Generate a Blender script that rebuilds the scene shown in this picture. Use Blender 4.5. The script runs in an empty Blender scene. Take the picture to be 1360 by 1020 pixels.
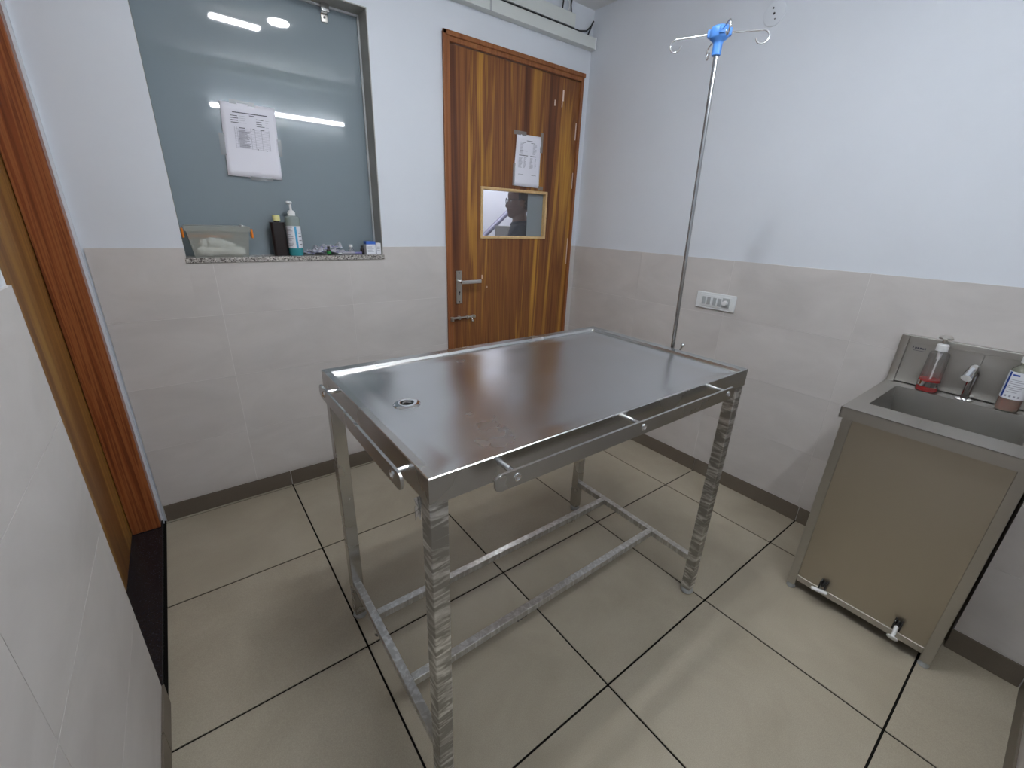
import bpy, bmesh, math, random
from mathutils import Vector, Matrix
from math import sin, cos, pi, sqrt, exp
random.seed(7)
SC = bpy.context.scene
COL = SC.collection

# ------------------------------------------------------------------ camera
CAM = Vector((-2.0925, -1.1644, 1.4462))
YAW, PITCH, ROLL = -0.6585, -0.3637, 0.0377
cam_data = bpy.data.cameras.new('camera')
cam_data.sensor_fit = 'HORIZONTAL'
cam_data.sensor_width = 36.0
cam_data.lens = 569.7253 / 1360 * 36.0
cam_data.clip_start = 0.02
cam = bpy.data.objects.new('camera', cam_data)
COL.objects.link(cam)
_f = Vector((-sin(YAW) * cos(PITCH), cos(YAW) * cos(PITCH), sin(PITCH)))
_r = Vector((cos(YAW), sin(YAW), 0.0))
_u = _r.cross(_f)
_R = cos(ROLL) * _r + sin(ROLL) * _u
_U = -sin(ROLL) * _r + cos(ROLL) * _u
cam.matrix_world = Matrix(((_R.x, _U.x, -_f.x, CAM.x), (_R.y, _U.y, -_f.y, CAM.y), (_R.z, _U.z, -_f.z, CAM.z), (0, 0, 0, 1)))
SC.camera = cam

# ------------------------------------------------------------------ world, exposure, lamp powers
world = bpy.data.worlds.new('world')
SC.world = world
world.use_nodes = True
world.node_tree.nodes['Background'].inputs[0].default_value = (0.6, 0.68, 0.8, 1)
world.node_tree.nodes['Background'].inputs[1].default_value = 0.05
SC.view_settings.view_transform = 'Standard'
SC.view_settings.look = 'None'
SC.view_settings.gamma = 1.0
SC.view_settings.use_curve_mapping = False
SC.view_settings.exposure = 0.82
TUBE_POWER = 41.0
CEILING_POWER = 84.0
CORRIDOR_POWER = 16.0

# ------------------------------------------------------------------ room numbers (metres)
XR, YB, XL, YF = 0.295, 1.220, -2.370, -1.447
ZT, ZC = 1.288, 2.696
PX, PY = -0.040, -1.250            # pillar in the near right corner
TS = 0.6

# ------------------------------------------------------------------ materials
def new_mat(name):
    m = bpy.data.materials.new(name)
    m.use_nodes = True
    nt = m.node_tree
    return m, nt, nt.nodes['Principled BSDF']

def pmat(name, col, rough=0.5, metal=0.0, spec=0.5, bump=0.0, bscale=80.0, var=0.0, vscale=4.0, **kw):
    m, nt, b = new_mat(name)
    b.inputs['Base Color'].default_value = (*col, 1)
    b.inputs['Roughness'].default_value = rough
    b.inputs['Metallic'].default_value = metal
    b.inputs['Specular IOR Level'].default_value = spec
    for k, v in kw.items():
        b.inputs[k.replace('_', ' ')].default_value = v
    if var or bump:
        tc = nt.nodes.new('ShaderNodeTexCoord')
    if var:
        n = nt.nodes.new('ShaderNodeTexNoise')
        n.inputs['Scale'].default_value = vscale
        n.inputs['Detail'].default_value = 6
        n.inputs['Roughness'].default_value = 0.65
        nt.links.new(tc.outputs['Object'], n.inputs['Vector'])
        r = nt.nodes.new('ShaderNodeValToRGB')
        r.color_ramp.elements[0].position = 0.3
        r.color_ramp.elements[1].position = 0.7
        r.color_ramp.elements[0].color = (*[c * (1 - var) for c in col], 1)
        r.color_ramp.elements[1].color = (*[min(1, c * (1 + var)) for c in col], 1)
        nt.links.new(n.outputs['Fac'], r.inputs['Fac'])
        nt.links.new(r.outputs['Color'], b.inputs['Base Color'])
    if bump:
        n2 = nt.nodes.new('ShaderNodeTexNoise')
        n2.inputs['Scale'].default_value = bscale
        n2.inputs['Detail'].default_value = 4
        nt.links.new(tc.outputs['Object'], n2.inputs['Vector'])
        bp = nt.nodes.new('ShaderNodeBump')
        bp.inputs['Strength'].default_value = bump
        bp.inputs['Distance'].default_value = 0.002
        nt.links.new(n2.outputs['Fac'], bp.inputs['Height'])
        nt.links.new(bp.outputs['Normal'], b.inputs['Normal'])
    return m

def tile_mat(name, c0, c1, rough, scale, stretch=(1, 1, 1), bump=0.02, speck=0.0):
    """mottled ceramic: cloudy base plus fine grain, shifted per tile by its place (object info random)"""
    m, nt, b = new_mat(name)
    tc = nt.nodes.new('ShaderNodeTexCoord')
    oi = nt.nodes.new('ShaderNodeObjectInfo')
    ad = nt.nodes.new('ShaderNodeVectorMath'); ad.operation = 'MULTIPLY_ADD'
    cb = nt.nodes.new('ShaderNodeCombineXYZ')
    for i in range(3):
        nt.links.new(oi.outputs['Random'], cb.inputs[i])
    nt.links.new(cb.outputs[0], ad.inputs[0])
    ad.inputs[1].default_value = (13, 7, 9)
    nt.links.new(tc.outputs['Object'], ad.inputs[2])
    mp = nt.nodes.new('ShaderNodeMapping'); mp.inputs['Scale'].default_value = stretch
    nt.links.new(ad.outputs[0], mp.inputs['Vector'])
    n = nt.nodes.new('ShaderNodeTexNoise')
    n.inputs['Scale'].default_value = scale; n.inputs['Detail'].default_value = 8; n.inputs['Roughness'].default_value = 0.6
    n.inputs['Distortion'].default_value = 0.6
    nt.links.new(mp.outputs[0], n.inputs['Vector'])
    r = nt.nodes.new('ShaderNodeValToRGB')
    r.color_ramp.elements[0].position = 0.28; r.color_ramp.elements[1].position = 0.72
    r.color_ramp.elements[0].color = (*c0, 1); r.color_ramp.elements[1].color = (*c1, 1)
    nt.links.new(n.outputs['Fac'], r.inputs['Fac'])
    col = r.outputs['Color']
    if speck:
        n3 = nt.nodes.new('ShaderNodeTexNoise'); n3.inputs['Scale'].default_value = 420; n3.inputs['Detail'].default_value = 2
        nt.links.new(ad.outputs[0], n3.inputs['Vector'])
        mr = nt.nodes.new('ShaderNodeMapRange'); mr.inputs['From Min'].default_value = 0.3; mr.inputs['From Max'].default_value = 0.7
        mr.inputs['To Min'].default_value = 1 - speck; mr.inputs['To Max'].default_value = 1 + speck
        nt.links.new(n3.outputs['Fac'], mr.inputs['Value'])
        vm = nt.nodes.new('ShaderNodeVectorMath'); vm.operation = 'SCALE'
        nt.links.new(col, vm.inputs[0]); nt.links.new(mr.outputs[0], vm.inputs['Scale'])
        col = vm.outputs[0]
    nt.links.new(col, b.inputs['Base Color'])
    b.inputs['Roughness'].default_value = rough
    b.inputs['Specular IOR Level'].default_value = 0.35
    n2 = nt.nodes.new('ShaderNodeTexNoise'); n2.inputs['Scale'].default_value = 60; n2.inputs['Detail'].default_value = 5
    nt.links.new(ad.outputs[0], n2.inputs['Vector'])
    bp = nt.nodes.new('ShaderNodeBump'); bp.inputs['Strength'].default_value = bump; bp.inputs['Distance'].default_value = 0.003
    nt.links.new(n2.outputs['Fac'], bp.inputs['Height']); nt.links.new(bp.outputs['Normal'], b.inputs['Normal'])
    return m

def wood_mat(name, stops, s1=(7, 7, 0.22), s2=(60, 60, 0.7), mixf=0.35, rough=0.35, distort=1.2, seed=(0, 0, 0), detail=3):
    m, nt, b = new_mat(name)
    tc = nt.nodes.new('ShaderNodeTexCoord')
    def noise(scale3, det, dist):
        mp = nt.nodes.new('ShaderNodeMapping'); mp.inputs['Scale'].default_value = scale3; mp.inputs['Location'].default_value = seed
        nt.links.new(tc.outputs['Object'], mp.inputs['Vector'])
        n = nt.nodes.new('ShaderNodeTexNoise'); n.inputs['Scale'].default_value = 1.0
        n.inputs['Detail'].default_value = det; n.inputs['Roughness'].default_value = 0.55; n.inputs['Distortion'].default_value = dist
        nt.links.new(mp.outputs[0], n.inputs['Vector'])
        return n.outputs['Fac']
    a = noise(s1, detail, distort); c = noise(s2, 4, 0.3)
    mx = nt.nodes.new('ShaderNodeMix'); mx.inputs['Factor'].default_value = mixf
    nt.links.new(a, mx.inputs['A']); nt.links.new(c, mx.inputs['B'])
    r = nt.nodes.new('ShaderNodeValToRGB')
    el = r.color_ramp.elements
    while len(el) > 1: el.remove(el[-1])
    el[0].position = stops[0][0]; el[0].color = (*stops[0][1], 1)
    for p, cc in stops[1:]:
        e = el.new(p); e.color = (*cc, 1)
    nt.links.new(mx.outputs['Result'], r.inputs['Fac'])
    nt.links.new(r.outputs['Color'], b.inputs['Base Color'])
    b.inputs['Roughness'].default_value = rough
    b.inputs['Specular IOR Level'].default_value = 0.4
    bp = nt.nodes.new('ShaderNodeBump'); bp.inputs['Strength'].default_value = 0.06; bp.inputs['Distance'].default_value = 0.002
    nt.links.new(c, bp.inputs['Height']); nt.links.new(bp.outputs['Normal'], b.inputs['Normal'])
    return m

def steel_mat(name, col=(0.56, 0.56, 0.55), rough=0.25, stretch=(2, 300, 300), bump=0.03, rvar=0.08, smudge=3.0, aniso=0.0):
    m, nt, b = new_mat(name)
    b.inputs['Base Color'].default_value = (*col, 1)
    b.inputs['Metallic'].default_value = 1.0
    b.inputs['Anisotropic'].default_value = aniso
    tc = nt.nodes.new('ShaderNodeTexCoord')
    mp = nt.nodes.new('ShaderNodeMapping'); mp.inputs['Scale'].default_value = stretch
    nt.links.new(tc.outputs['Object'], mp.inputs['Vector'])
    n = nt.nodes.new('ShaderNodeTexNoise'); n.inputs['Scale'].default_value = 1; n.inputs['Detail'].default_value = 3
    nt.links.new(mp.outputs[0], n.inputs['Vector'])
    bp = nt.nodes.new('ShaderNodeBump'); bp.inputs['Strength'].default_value = bump; bp.inputs['Distance'].default_value = 0.001
    nt.links.new(n.outputs['Fac'], bp.inputs['Height']); nt.links.new(bp.outputs['Normal'], b.inputs['Normal'])
    n2 = nt.nodes.new('ShaderNodeTexNoise'); n2.inputs['Scale'].default_value = smudge; n2.inputs['Detail'].default_value = 5
    nt.links.new(tc.outputs['Object'], n2.inputs['Vector'])
    mr = nt.nodes.new('ShaderNodeMapRange')
    mr.inputs['From Min'].default_value = 0.3; mr.inputs['From Max'].default_value = 0.7
    mr.inputs['To Min'].default_value = max(0.02, rough - rvar); mr.inputs['To Max'].default_value = rough + rvar
    nt.links.new(n2.outputs['Fac'], mr.inputs['Value']); nt.links.new(mr.outputs[0], b.inputs['Roughness'])
    return m

def wrapped_mat(name, rot=(0.5, -0.5, 0), sc=(14, 14, 62), lo=(0.34, 0.33, 0.31), hi=(0.85, 0.85, 0.84), bs=0.75):
    """steel tube still in wrinkled clear film: diagonal creases with bright and dark streaks"""
    m, nt, b = new_mat(name)
    b.inputs['Metallic'].default_value = 0.85
    tc = nt.nodes.new('ShaderNodeTexCoord')
    mp = nt.nodes.new('ShaderNodeMapping')
    mp.inputs['Rotation'].default_value = rot
    mp.inputs['Scale'].default_value = sc
    nt.links.new(tc.outputs['Object'], mp.inputs['Vector'])
    n = nt.nodes.new('ShaderNodeTexNoise'); n.inputs['Scale'].default_value = 1; n.inputs['Detail'].default_value = 4; n.inputs['Distortion'].default_value = 0.8
    nt.links.new(mp.outputs[0], n.inputs['Vector'])
    n2 = nt.nodes.new('ShaderNodeTexNoise'); n2.inputs['Scale'].default_value = 7; n2.inputs['Detail'].default_value = 2
    nt.links.new(tc.outputs['Object'], n2.inputs['Vector'])
    mask = nt.nodes.new('ShaderNodeMapRange'); mask.inputs['From Min'].default_value = 0.42; mask.inputs['From Max'].default_value = 0.62
    nt.links.new(n2.outputs['Fac'], mask.inputs['Value'])
    r = nt.nodes.new('ShaderNodeValToRGB')
    r.color_ramp.elements[0].position = 0.45; r.color_ramp.elements[0].color = (*lo, 1)
    r.color_ramp.elements[1].position = 0.66; r.color_ramp.elements[1].color = (*hi, 1)
    nt.links.new(n.outputs['Fac'], r.inputs['Fac'])
    nt.links.new(r.outputs['Color'], b.inputs['Base Color'])
    b.inputs['Roughness'].default_value = 0.3
    bp = nt.nodes.new('ShaderNodeBump'); bp.inputs['Distance'].default_value = 0.004
    ms = nt.nodes.new('ShaderNodeMath'); ms.operation = 'MULTIPLY_ADD'; ms.inputs[1].default_value = bs; ms.inputs[2].default_value = 0.1
    nt.links.new(mask.outputs[0], ms.inputs[0]); nt.links.new(ms.outputs[0], bp.inputs['Strength'])
    nt.links.new(n.outputs['Fac'], bp.inputs['Height']); nt.links.new(bp.outputs['Normal'], b.inputs['Normal'])
    return m

def clear_mat(name, tint=(1, 1, 1), diffuse=0.1, dcol=(0.9, 0.9, 0.9), gloss=0.06, rough=0.05):
    """thin clear or cloudy plastic: see-through, a little milkiness, surface gloss"""
    m = bpy.data.materials.new(name); m.use_nodes = True
    nt = m.node_tree; nt.nodes.clear()
    out = nt.nodes.new('ShaderNodeOutputMaterial')
    tr = nt.nodes.new('ShaderNodeBsdfTransparent'); tr.inputs[0].default_value = (*tint, 1)
    df = nt.nodes.new('ShaderNodeBsdfDiffuse'); df.inputs[0].default_value = (*dcol, 1)
    tl = nt.nodes.new('ShaderNodeBsdfTranslucent'); tl.inputs[0].default_value = (*dcol, 1)
    m0 = nt.nodes.new('ShaderNodeMixShader'); m0.inputs[0].default_value = 0.4
    nt.links.new(df.outputs[0], m0.inputs[1]); nt.links.new(tl.outputs[0], m0.inputs[2])
    m1 = nt.nodes.new('ShaderNodeMixShader'); m1.inputs[0].default_value = diffuse
    nt.links.new(tr.outputs[0], m1.inputs[1]); nt.links.new(m0.outputs[0], m1.inputs[2])
    gl = nt.nodes.new('ShaderNodeBsdfGlossy'); gl.inputs['Roughness'].default_value = rough
    fr = nt.nodes.new('ShaderNodeLayerWeight'); fr.inputs['Blend'].default_value = 0.25
    ma = nt.nodes.new('ShaderNodeMath'); ma.operation = 'MULTIPLY_ADD'; ma.inputs[1].default_value = 0.5; ma.inputs[2].default_value = gloss
    nt.links.new(fr.outputs['Fresnel'], ma.inputs[0])
    m2 = nt.nodes.new('ShaderNodeMixShader')
    nt.links.new(ma.outputs[0], m2.inputs[0]); nt.links.new(m1.outputs[0], m2.inputs[1]); nt.links.new(gl.outputs[0], m2.inputs[2])
    nt.links.new(m2.outputs[0], out.inputs[0])
    return m

def emit_mat(name, col, power):
    m = bpy.data.materials.new(name); m.use_nodes = True
    nt = m.node_tree; nt.nodes.clear()
    out = nt.nodes.new('ShaderNodeOutputMaterial'); e = nt.nodes.new('ShaderNodeEmission')
    e.inputs[0].default_value = (*col, 1); e.inputs[1].default_value = power
    nt.links.new(e.outputs[0], out.inputs[0])
    return m

def granite_mat(name, stops, scale=260, rough=0.2):
    m, nt, b = new_mat(name)
    tc = nt.nodes.new('ShaderNodeTexCoord')
    v = nt.nodes.new('ShaderNodeTexVoronoi'); v.inputs['Scale'].default_value = scale
    nt.links.new(tc.outputs['Object'], v.inputs['Vector'])
    r = nt.nodes.new('ShaderNodeValToRGB'); r.color_ramp.interpolation = 'CONSTANT'
    el = r.color_ramp.elements
    while len(el) > 1: el.remove(el[-1])
    el[0].position = 0; el[0].color = (*stops[0][1], 1)
    for p, cc in stops[1:]:
        e = el.new(p); e.color = (*cc, 1)
    sx = nt.nodes.new('ShaderNodeSeparateColor')
    nt.links.new(v.outputs['Color'], sx.inputs[0]); nt.links.new(sx.outputs[0], r.inputs['Fac'])
    nt.links.new(r.outputs['Color'], b.inputs['Base Color'])
    b.inputs['Roughness'].default_value = rough
    return m

M = {}
M['plaster'] = pmat('white_plaster', (0.685, 0.72, 0.775), 0.55, spec=0.3, bump=0.05, bscale=35, var=0.025, vscale=1.4)
M['ceiling'] = pmat('ceiling_paint', (0.82, 0.82, 0.82), 0.7, spec=0.2, bump=0.04, bscale=30)
M['wall_tile'] = tile_mat('wall_tile', (0.525, 0.500, 0.485), (0.620, 0.592, 0.575), 0.42, 2.6, (1, 1, 2.2), 0.015)
M['wall_grout'] = pmat('pale_grout', (0.74, 0.72, 0.70), 0.8, spec=0.2)
M['floor_tile'] = tile_mat('floor_tile', (0.350, 0.308, 0.236), (0.425, 0.382, 0.302), 0.42, 3.0, (1, 1, 1), 0.02, speck=0.10)
M['skirting'] = tile_mat('skirting_tile', (0.140, 0.115, 0.088), (0.175, 0.148, 0.118), 0.42, 3.0, (1, 1, 1), 0.02, speck=0.08)
M['floor_grout'] = pmat('dark_grout', (0.007, 0.006, 0.005), 0.9, spec=0.1)
M['door_wood'] = wood_mat('door_laminate', [(0.31, (0.085, 0.028, 0.014)), (0.42, (0.150, 0.052, 0.020)), (0.49, (0.250, 0.100, 0.030)),
                          (0.53, (0.165, 0.060, 0.022)), (0.58, (0.320, 0.145, 0.032)), (0.66, (0.47, 0.240, 0.040))], s1=(8.5, 8.5, 0.28), s2=(70, 70, 0.8), mixf=0.17, distort=1.8)
M['frame_wood'] = wood_mat('frame_wood', [(0.3, (0.17, 0.050, 0.016)), (0.5, (0.27, 0.098, 0.034)), (0.7, (0.34, 0.14, 0.05))], s1=(30, 30, 0.6), s2=(120, 120, 1.0), mixf=0.4)
M['red_frame'] = wood_mat('red_frame_wood', [(0.34, (0.10, 0.022, 0.008)), (0.45, (0.24, 0.066, 0.021)), (0.52, (0.33, 0.115, 0.038)), (0.58, (0.17, 0.043, 0.015)), (0.68, (0.31, 0.105, 0.036))],
                          s1=(30, 30, 0.55), s2=(110, 110, 0.9), mixf=0.3, rough=0.3, distort=1.6)
M['pale_wood'] = wood_mat('pale_beading', [(0.3, (0.56, 0.36, 0.17)), (0.7, (0.72, 0.52, 0.27))], s1=(20, 20, 20), s2=(90, 90, 90), mixf=0.4)
M['steel_top'] = steel_mat('polished_sheet_steel', (0.60, 0.60, 0.595), 0.25, (220, 3, 220), 0.0, 0.03, 4.0, 0.0)
M['steel'] = steel_mat('stainless_steel', (0.55, 0.545, 0.53), 0.26, (3, 250, 250), 0.03, 0.06)
M['steel_leg'] = steel_mat('tube_steel', (0.56, 0.55, 0.53), 0.24, (200, 200, 3), 0.04, 0.08, 9.0)
M['steel_sink'] = steel_mat('brushed_sink_steel', (0.50, 0.485, 0.455), 0.34, (250, 250, 4), 0.04, 0.06, 2.0)
M['steel_panel'] = steel_mat('dull_panel_steel', (0.50, 0.455, 0.38), 0.42, (250, 160, 3), 0.05, 0.05, 2.5)
M['wrapped'] = wrapped_mat('film_wrapped_steel')
M['wrapped_bar'] = wrapped_mat('film_wrapped_bar', (0, 0, 0.35), (60, 60, 6), (0.52, 0.51, 0.49), (0.72, 0.72, 0.71), 0.3)
M['chrome'] = pmat('chrome', (0.75, 0.75, 0.76), 0.08, 1.0)
M['satin'] = pmat('satin_nickel', (0.62, 0.60, 0.56), 0.3, 1.0)
M['dark_metal'] = pmat('dark_metal', (0.05, 0.05, 0.05), 0.4, 0.6)
M['black'] = pmat('black_plastic', (0.012, 0.012, 0.013), 0.4)
M['white_pl'] = pmat('white_plastic', (0.80, 0.81, 0.82), 0.35)
M['switch_pl'] = pmat('switch_plate_plastic', (0.74, 0.76, 0.77), 0.35)
M['grey_pl'] = pmat('grey_plastic', (0.40, 0.42, 0.43), 0.4)
M['trunk'] = pmat('trunking_plastic', (0.66, 0.69, 0.67), 0.4)
M['blue_pl'] = pmat('blue_plastic', (0.085, 0.27, 0.72), 0.38)
M['paper'] = pmat('paper', (0.80, 0.80, 0.88), 0.7, spec=0.2)
M['ink'] = pmat('printed_ink', (0.10, 0.10, 0.13), 0.8, spec=0.1)
M['ink_pale'] = pmat('pale_printed_ink', (0.36, 0.36, 0.42), 0.8, spec=0.1)
M['tape'] = clear_mat('sticky_tape', (0.95, 0.95, 0.95), 0.40, (0.62, 0.64, 0.66), 0.05, 0.2)
M['film_glass'] = pmat('grey_film_glass', (0.205, 0.250, 0.280), 0.03, spec=0.5, var=0.03, vscale=0.8, Coat_Weight=0.35, Coat_Roughness=0.02)
M['alu'] = pmat('window_liner', (0.36, 0.36, 0.33), 0.45, 0.0, var=0.1, vscale=12)
M['hall_grey'] = pmat('grey_pane_film', (0.225, 0.255, 0.275), 0.3)
M['pane'] = clear_mat('clear_glass', (0.92, 0.94, 0.95), 0.02, (0.8, 0.8, 0.8), 0.02, 0.01)
M['black_granite'] = granite_mat('black_granite', [(0, (0.012, 0.012, 0.016)), (0.8, (0.02, 0.02, 0.026)), (0.97, (0.05, 0.05, 0.06))], 500, 0.25)
M['grey_granite'] = granite_mat('grey_granite', [(0, (0.10, 0.09, 0.085)), (0.2, (0.30, 0.28, 0.265)), (0.5, (0.42, 0.40, 0.375)), (0.85, (0.62, 0.59, 0.56))], 210, 0.25)
M['tube_light'] = emit_mat('led_diffuser', (0.92, 0.965, 1.0), TUBE_POWER)
M['ceiling_light'] = emit_mat('ceiling_led', (0.95, 0.975, 1.0), CEILING_POWER)
M['corridor_light'] = emit_mat('added_corridor_glow', (0.95, 0.96, 1.0), CORRIDOR_POWER)

# ------------------------------------------------------------------ mesh helpers
class MB:
    def __init__(self):
        self.bm = bmesh.new()
    def _place(self, verts, mat):
        if mat is not None:
            bmesh.ops.transform(self.bm, matrix=mat, verts=verts)
    def box(self, x0, x1, y0, y1, z0, z1, bev=0.0, seg=2, mat=None):
        bm = self.bm
        vs = [bm.verts.new((x, y, z)) for z in (z0, z1) for y in (y0, y1) for x in (x0, x1)]
        idx = [(0, 2, 3, 1), (4, 5, 7, 6), (0, 1, 5, 4), (1, 3, 7, 5), (3, 2, 6, 7), (2, 0, 4, 6)]
        fs = [bm.faces.new([vs[i] for i in f]) for f in idx]
        if bev > 0:
            es = list({e for f in fs for e in f.edges})
            r = bmesh.ops.bevel(bm, geom=es, offset=bev, segments=seg, affect='EDGES', profile=0.5)
            vs = list({v for f in r['faces'] for v in f.verts} | {v for v in vs if v.is_valid})
        self._place(vs, mat)
        return self
    def prism(self, poly, d0, d1, axis='z', bev=0.0, mat=None):
        """poly in the two other axes, extruded from d0 to d1 along axis"""
        bm = self.bm
        def P(a, b, d):
            return {'z': (a, b, d), 'y': (a, d, b), 'x': (d, a, b)}[axis]
        A = [bm.verts.new(P(a, b, d0)) for a, b in poly]
        B = [bm.verts.new(P(a, b, d1)) for a, b in poly]
        n = len(poly)
        fs = [bm.faces.new(A), bm.faces.new(B[::-1])]
        for i in range(n):
            fs.append(bm.faces.new((A[(i + 1) % n], A[i], B[i], B[(i + 1) % n])))
        vs = A + B
        if bev > 0:
            es = list({e for f in fs[:2] for e in f.edges})
            r = bmesh.ops.bevel(bm, geom=es, offset=bev, segments=2, affect='EDGES', profile=0.5)
            vs = [v for v in vs if v.is_valid] + list({v for f in r['faces'] for v in f.verts})
        self._place(list(set(vs)), mat)
        return self
    def tube(self, pts, r, seg=10, cap=True, closed=False):
        bm = self.bm
        pts = [Vector(p) for p in pts]
        n = len(pts)
        rad = r if isinstance(r, (list, tuple)) else [r] * n
        rings = []
        ref = None
        for i, p in enumerate(pts):
            if closed:
                t = (pts[(i + 1) % n] - pts[i - 1]).normalized()
            else:
                t = (pts[min(i + 1, n - 1)] - pts[max(i - 1, 0)]).normalized()
            if ref is None:
                ref = Vector((0, 0, 1)) if abs(t.z) < 0.9 else Vector((1, 0, 0))
            a = (ref - t * ref.dot(t))
            if a.length < 1e-5:
                a = t.orthogonal()
            a.normalize(); ref = a
            b = t.cross(a)
            rings.append([bm.verts.new(p + rad[i] * (cos(2 * pi * k / seg) * a + sin(2 * pi * k / seg) * b)) for k in range(seg)])
        m = n if closed else n - 1
        for i in range(m):
            R0, R1 = rings[i], rings[(i + 1) % n]
            for k in range(seg):
                bm.faces.new((R0[k], R0[(k + 1) % seg], R1[(k + 1) % seg], R1[k]))
        if cap and not closed:
            bm.faces.new(rings[0][::-1]); bm.faces.new(rings[-1])
        return self
    def cyl(self, p0, p1, r, r1=None, seg=20):
        return self.tube([p0, p1], [r, r if r1 is None else r1], seg)
    def lathe(self, prof, c=(0, 0, 0), seg=32, sx=1.0, sy=1.0, mat=None, cap=True):
        """prof: (r, z) from bottom to top, about the z axis at c; sx, sy squash it"""
        bm = self.bm
        rings = []
        for r, z in prof:
            rings.append([bm.verts.new((c[0] + r * sx * cos(2 * pi * k / seg), c[1] + r * sy * sin(2 * pi * k / seg), c[2] + z)) for k in range(seg)])
        for i in range(len(prof) - 1):
            for k in range(seg):
                bm.faces.new((rings[i][k], rings[i][(k + 1) % seg], rings[i + 1][(k + 1) % seg], rings[i + 1][k]))
        if cap:
            if prof[0][0] > 1e-6: bm.faces.new(rings[0][::-1])
            if prof[-1][0] > 1e-6: bm.faces.new(rings[-1])
        self._place([v for r in rings for v in r], mat)
        for (r, z), ring in zip(prof, rings):
            if r <= 1e-6: bmesh.ops.remove_doubles(bm, verts=ring, dist=1e-6)
        return self
    def ball(self, c, r, seg=20, rings=12, sc=(1, 1, 1), noise=0.0, rnd=None):
        bm = self.bm
        res = bmesh.ops.create_uvsphere(bm, u_segments=seg, v_segments=rings, radius=1.0)
        for v in res['verts']:
            k = 1.0
            if noise and rnd:
                k += noise * (sin(7 * v.co.x + rnd) * cos(6 * v.co.y - rnd) + 0.6 * sin(13 * v.co.z + 2 * rnd + 5 * v.co.x))
            v.co = Vector((c[0] + v.co.x * r * sc[0] * k, c[1] + v.co.y * r * sc[1] * k, c[2] + v.co.z * r * sc[2] * k))
        return self
    def quad(self, a, b, c, d):
        self.bm.faces.new([self.bm.verts.new(p) for p in (a, b, c, d)])
        return self
    def build(self, name, mat, parent=None, origin=(0, 0, 0), smooth=True, angle=47):
        bm = self.bm
        bmesh.ops.recalc_face_normals(bm, faces=bm.faces)
        o = Vector(origin)
        if o.length:
            bmesh.ops.translate(bm, verts=bm.verts, vec=-o)
        me = bpy.data.meshes.new(name)
        bm.to_mesh(me); bm.free()
        if smooth:
            me.polygons.foreach_set('use_smooth', [True] * len(me.polygons))
            me.set_sharp_from_angle(angle=math.radians(angle))
        me.materials.append(M[mat] if isinstance(mat, str) else mat)
        ob = bpy.data.objects.new(name, me)
        COL.objects.link(ob)
        if smooth and angle < 90:
            wn = ob.modifiers.new('normals', 'WEIGHTED_NORMAL'); wn.weight = 80; wn.keep_sharp = True
        if parent is not None:
            ob.parent = parent
        else:
            ob.location = o
        return ob

def tag(o, label=None, cat=None, group=None, kind=None):
    if label: o['label'] = label
    if cat: o['category'] = cat
    if group: o['group'] = group
    if kind: o['kind'] = kind
    return o

def thing(name, label, cat, loc=(0, 0, 0), rotz=0.0, group=None, kind=None):
    o = bpy.data.objects.new(name, None)
    o.empty_display_size = 0.05
    COL.objects.link(o)
    o.location = loc; o.rotation_euler = (0, 0, rotz)
    return tag(o, label, cat, group, kind)

def copy_tree(o, parent=None):
    c = o.copy(); COL.objects.link(c); c.parent = parent
    for ch in o.children: copy_tree(ch, c)
    return c

_piece_cache = {}
def piece(name, sx, sy, sz, loc, mat, parent, bev=0.0008):
    """a box piece (tile, skirting length) sharing its mesh with alike pieces"""
    key = (name, round(sx, 4), round(sy, 4), round(sz, 4), mat)
    me = _piece_cache.get(key)
    if me is None:
        mb = MB().box(-sx / 2, sx / 2, -sy / 2, sy / 2, -sz / 2, sz / 2)
        o = mb.build(name, mat, smooth=False); me = o.data
        _piece_cache[key] = me
    else:
        o = bpy.data.objects.new(name, me); COL.objects.link(o)
    o.location = loc
    o.parent = parent
    return o

# ================================================================== THE ROOM
# ---- floor: dark grout bed and 600 mm tiles
floor = MB().box(XL - 0.14, XR + 0.12, YF - 0.12, YB + 0.02, -0.10, -0.0028).build('floor', 'floor_grout', smooth=False)
tag(floor, 'khaki grey square floor tiles with dark joints', 'floor', kind='structure')
G = 0.0034
xs = [-3.0 + TS * i for i in range(7)]
ys = [-1.8 + TS * i for i in range(7)]
for i in range(len(xs) - 1):
    for j in range(len(ys) - 1):
        x0, x1 = max(xs[i] + G, XL), min(xs[i + 1] - G, XR)
        y0, y1 = max(ys[j] + G, YF), min(ys[j + 1] - G, YB)
        if x1 - x0 < 0.012 or y1 - y0 < 0.008: continue
        piece('floor_tile', x1 - x0, y1 - y0, 0.006, ((x0 + x1) / 2, (y0 + y1) / 2, -0.003), 'floor_tile', floor)

ceiling = MB().box(XL - 0.14, XR + 0.12, YF - 0.12, YB + 0.12, ZC, ZC + 0.10).build('ceiling', 'ceiling', smooth=False)
tag(ceiling, 'white painted ceiling', 'ceiling', kind='structure')

TT = 0.008          # wall tile thickness, its face is the measured plane
ZS = 0.088          # skirting height
rows = [(ZS, 0.388), (0.388, 0.688), (0.688, 0.988), (0.988, ZT)]
WG = 0.0007

# openings
WX0, WX1, WZ0, WZ1 = -2.055, -1.175, 1.246, 2.338     # window
DX0, DX1, DZ1 = -0.783, 0.252, 2.345                  # back door
LY0, LY1, LZ1 = 0.165, 1.205, 2.36                    # left door

def wall(name, label, boxes):
    mb = MB()
    for b in boxes: mb.box(*b)
    o = mb.build(name, 'plaster', smooth=False)
    return tag(o, label, 'wall', kind='structure')

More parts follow.
